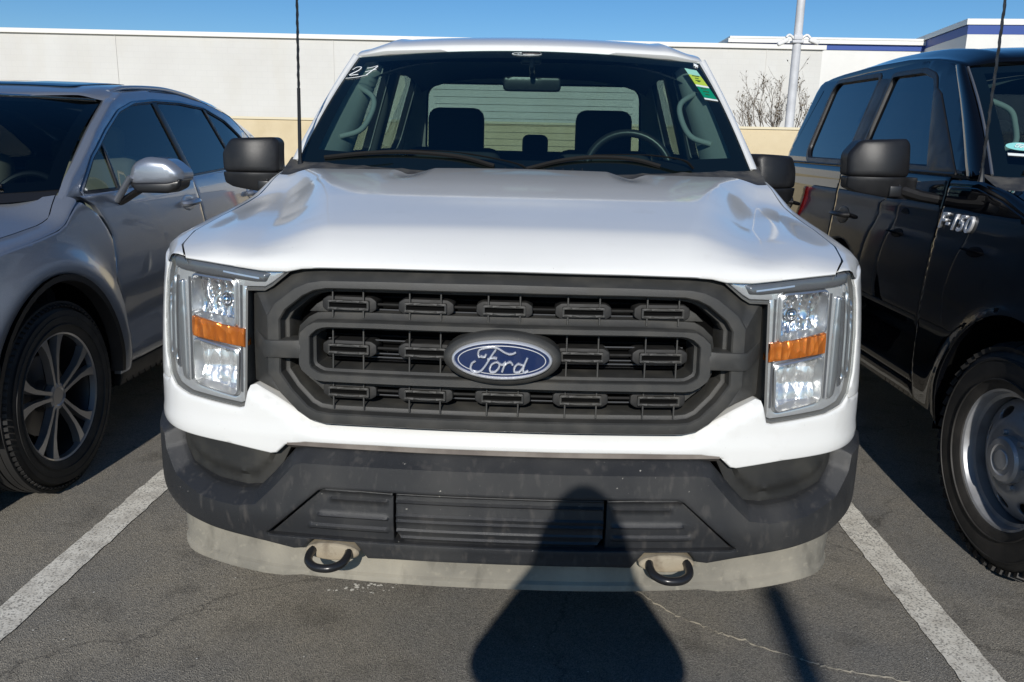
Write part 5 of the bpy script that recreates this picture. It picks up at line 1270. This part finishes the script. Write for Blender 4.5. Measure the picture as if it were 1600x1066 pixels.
# ================================================================ the photographer
SKIN = M('skin', (.48, .30, .21), .55); COAT = M('jacket_cloth', (.03, .035, .05), .9, bump=.3, bscale=300); JEAN = M('jeans_cloth', (.05, .07, .12), .9, bump=.3, bscale=400); HAIR = M('hair', (.02, .014, .01), .6); SHOE = M('shoe', (.04, .04, .04), .5)
def skin_mesh(name, nodes, links, root, mat, parent, sub=2):
    bm = nb(); lay = bm.verts.layers.skin.verify(); vs = [bm.verts.new(p[:3]) for p in nodes]
    for a, b in links: bm.edges.new((vs[a], vs[b]))
    for v, p in zip(vs, nodes):
        v[lay].radius = (p[3], p[4] if len(p) > 4 else p[3]); v[lay].use_root = False
    vs[root][lay].use_root = True
    me = bpy.data.meshes.new(name); bm.to_mesh(me); bm.free(); me.materials.append(mat)
    o = bpy.data.objects.new(name, me); col.objects.link(o); o.parent = parent
    m = o.modifiers.new('skin', 'SKIN'); m.use_smooth_shade = True
    if sub: s = o.modifiers.new('sub', 'SUBSURF'); s.levels = sub; s.render_levels = sub
    return o
px_ = .074; py_ = -2.20
pr = empty('person', (px_, py_, 0)); tag(pr, 'person in dark jacket and jeans holding up a phone in front of the white truck', 'person')
N = []; E_ = []
def nd(x, y, z, r, r2=None, to=None):
    N.append((x, y, z, r, r2 or r)); i = len(N) - 1
    if to is not None: E_.append((to, i))
    return i
pel = nd(0, 0, .96, .20, .14); wst = nd(0, .0, 1.10, .235, .14, pel); ch = nd(0, -.01, 1.22, .225, .13, wst); sh_ = nd(0, -.01, 1.36, .145, .10, ch); nk = nd(0, .01, 1.47, .055, .055, sh_)
nk2 = nd(0, .02, 1.53, .054, .056, nk); h1 = nd(0, .035, 1.575, .072, .088, nk2); h2 = nd(0, .03, 1.625, .076, .094, h1); h3 = nd(0, .02, 1.665, .058, .072, h2)
Cx, Cy, Cz = CAM.x - px_, CAM.y - py_, CAM.z
hands = {}
for s in (-1, 1):
    hip = nd(s * .095, 0, .90, .092, .098, pel); kn = nd(s * .12, .02, .50, .062, .066, hip); cf = nd(s * .122, -.01, .34, .058, .062, kn); an = nd(s * .125, -.02, .10, .040, .042, cf); toe = nd(s * .145, .10, .05, .042, .034, an)
    sd_ = nd(s * .170, -.01, 1.355, .078, .076, sh_); el = nd(s * .250, .04, 1.17, .088, .082, sd_); wr_x = Cx + s * .082; md = nd((wr_x + s * .255) / 2, (Cy + .0) / 2, 1.29, .056, .054, el); w1 = nd(wr_x + s * .012, Cy - .085, 1.385, .034, .030, md); hd = nd(wr_x, Cy - .052, 1.415, .030, .020, w1)
    hands[s] = (hd, wr_x)
body = skin_mesh('body', N, E_, pel, COAT, pr)
# face, hands: separate skinned chains rooted in the palm and the head
bm = nb(); r_ = bmesh.ops.create_uvsphere(bm, u_segments=28, v_segments=20, radius=1)
for v in bm.verts:
    x, y, z = v.co; jaw = max(0, -z)
    v.co = Vector((x * (.077 - .018 * jaw), .035 + y * .097 - .0 * jaw + (.010 * jaw if y > 0 else 0), 1.60 + z * .115))
    if y > .8 and abs(x) < .25 and -.35 < z < .12: v.co.y += .018 * (1 - abs(x) / .25)
    if y > .7 and .2 < abs(x) < .5 and .05 < z < .3: v.co.y -= .008
head = build('head', bm, SKIN, pr, 80)
bm = nb()
for s in (-1, 1): bmesh.ops.create_uvsphere(bm, u_segments=12, v_segments=8, radius=.012, matrix=Matrix.Translation((s * .031, .122, 1.612)))
build('eye', bm, M('eye_white', (.7, .7, .68), .2), head, 60)
bm = nb(); tube(bm, crm([(-.026, .126, 1.548), (0, .134, 1.546), (.026, .126, 1.548)], 4), .006, 6, flat=.6)
for s in (-1, 1): tube(bm, crm([(s * .072, .03, 1.63), (s * .086, .02, 1.61), (s * .080, .028, 1.575)], 4), .009, 6)
build('mouth_and_ears', bm, M('lip', (.42, .2, .16), .5), head, 60)
bm = nb(); bmesh.ops.create_uvsphere(bm, u_segments=28, v_segments=20, radius=1)
for v in bm.verts: v.co = Vector((v.co.x * .083, .018 + v.co.y * .102, 1.622 + v.co.z * .095))
bmesh.ops.delete(bm, geom=[v for v in bm.verts if v.co.z < 1.60 + max(0, (v.co.y + .02)) * .75], context='VERTS')
rows = []
for t in np.linspace(0, 1, 12):
    zz_ = 1.64 - .27 * t; wx_ = .086 + .085 * t; wy_ = .095 - .02 * t
    rows.append([(wx_ * math.sin(a) * (1 + .04 * math.sin(a * 9)), .015 - .02 * t - wy_ * math.cos(a), zz_) for a in np.linspace(-2.0, 2.0, 33)])
grid(bm, np.array(rows)); build('hair', bm, HAIR, head, 80)
for s in (-1, 1):
    hd, wx = hands[s]; N2 = []; E2 = []
    def n2(x, y, z, r, to=None):
        N2.append((x, y, z, r, r)); i = len(N2) - 1
        if to is not None: E2.append((to, i))
        return i
    pw = n2(wx + s * .010, Cy - .075, 1.395, .026); pm = n2(wx, Cy - .048, 1.418, .028, pw)
    for k, (dz, ln) in enumerate(((.034, .9), (.014, 1.0), (-.006, .95), (-.024, .78))):
        a = n2(wx + s * .004, Cy - .034, 1.425 + dz, .0095, pm); b = n2(wx + s * .004 - s * .004, Cy - .022, 1.427 + dz, .009, a); c = n2(wx - s * .016 * ln, Cy - .0245, 1.428 + dz, .008, b)
        d_ = n2(wx - s * .030 * ln, Cy - .036, 1.428 + dz, .0075, c) if False else None
    t1 = n2(wx - s * .012, Cy - .052, 1.405, .012, pm); t2 = n2(wx - s * .030, Cy - .044, 1.418, .0095, t1); t3 = n2(wx - s * .044, Cy - .041, 1.430, .0085, t2)
    skin_mesh('hand', N2, E2, 1, SKIN, pr, 1)
bm = nb()
box(bm, (0, 0, 0), (.155, .008, .074), None, .003); ph = build('phone', bm, M('phone_black', (.01, .01, .012), .3), None, 40, loc=(CAM.x, CAM.y - .030, CAM.z)); tag(ph, 'black phone held sideways in the photographer\'s hands', 'phone')
bm = nb()
for s in (-1, 1):
    box(bm, (s * .125, .055, .045), (.10, .27, .085), None, .03)
build('shoe', bm, SHOE, pr, 50)
bm = nb()
for s in (-1, 1): 
    tube(bm, [(s * .092, 0, .97), (s * .10, .005, .80), (s * .118, .02, .52), (s * .122, -.01, .34), (s * .125, -.02, .07)], [.115, .108, .078, .070, .062], 16)
build('trousers', bm, JEAN, pr, 60)
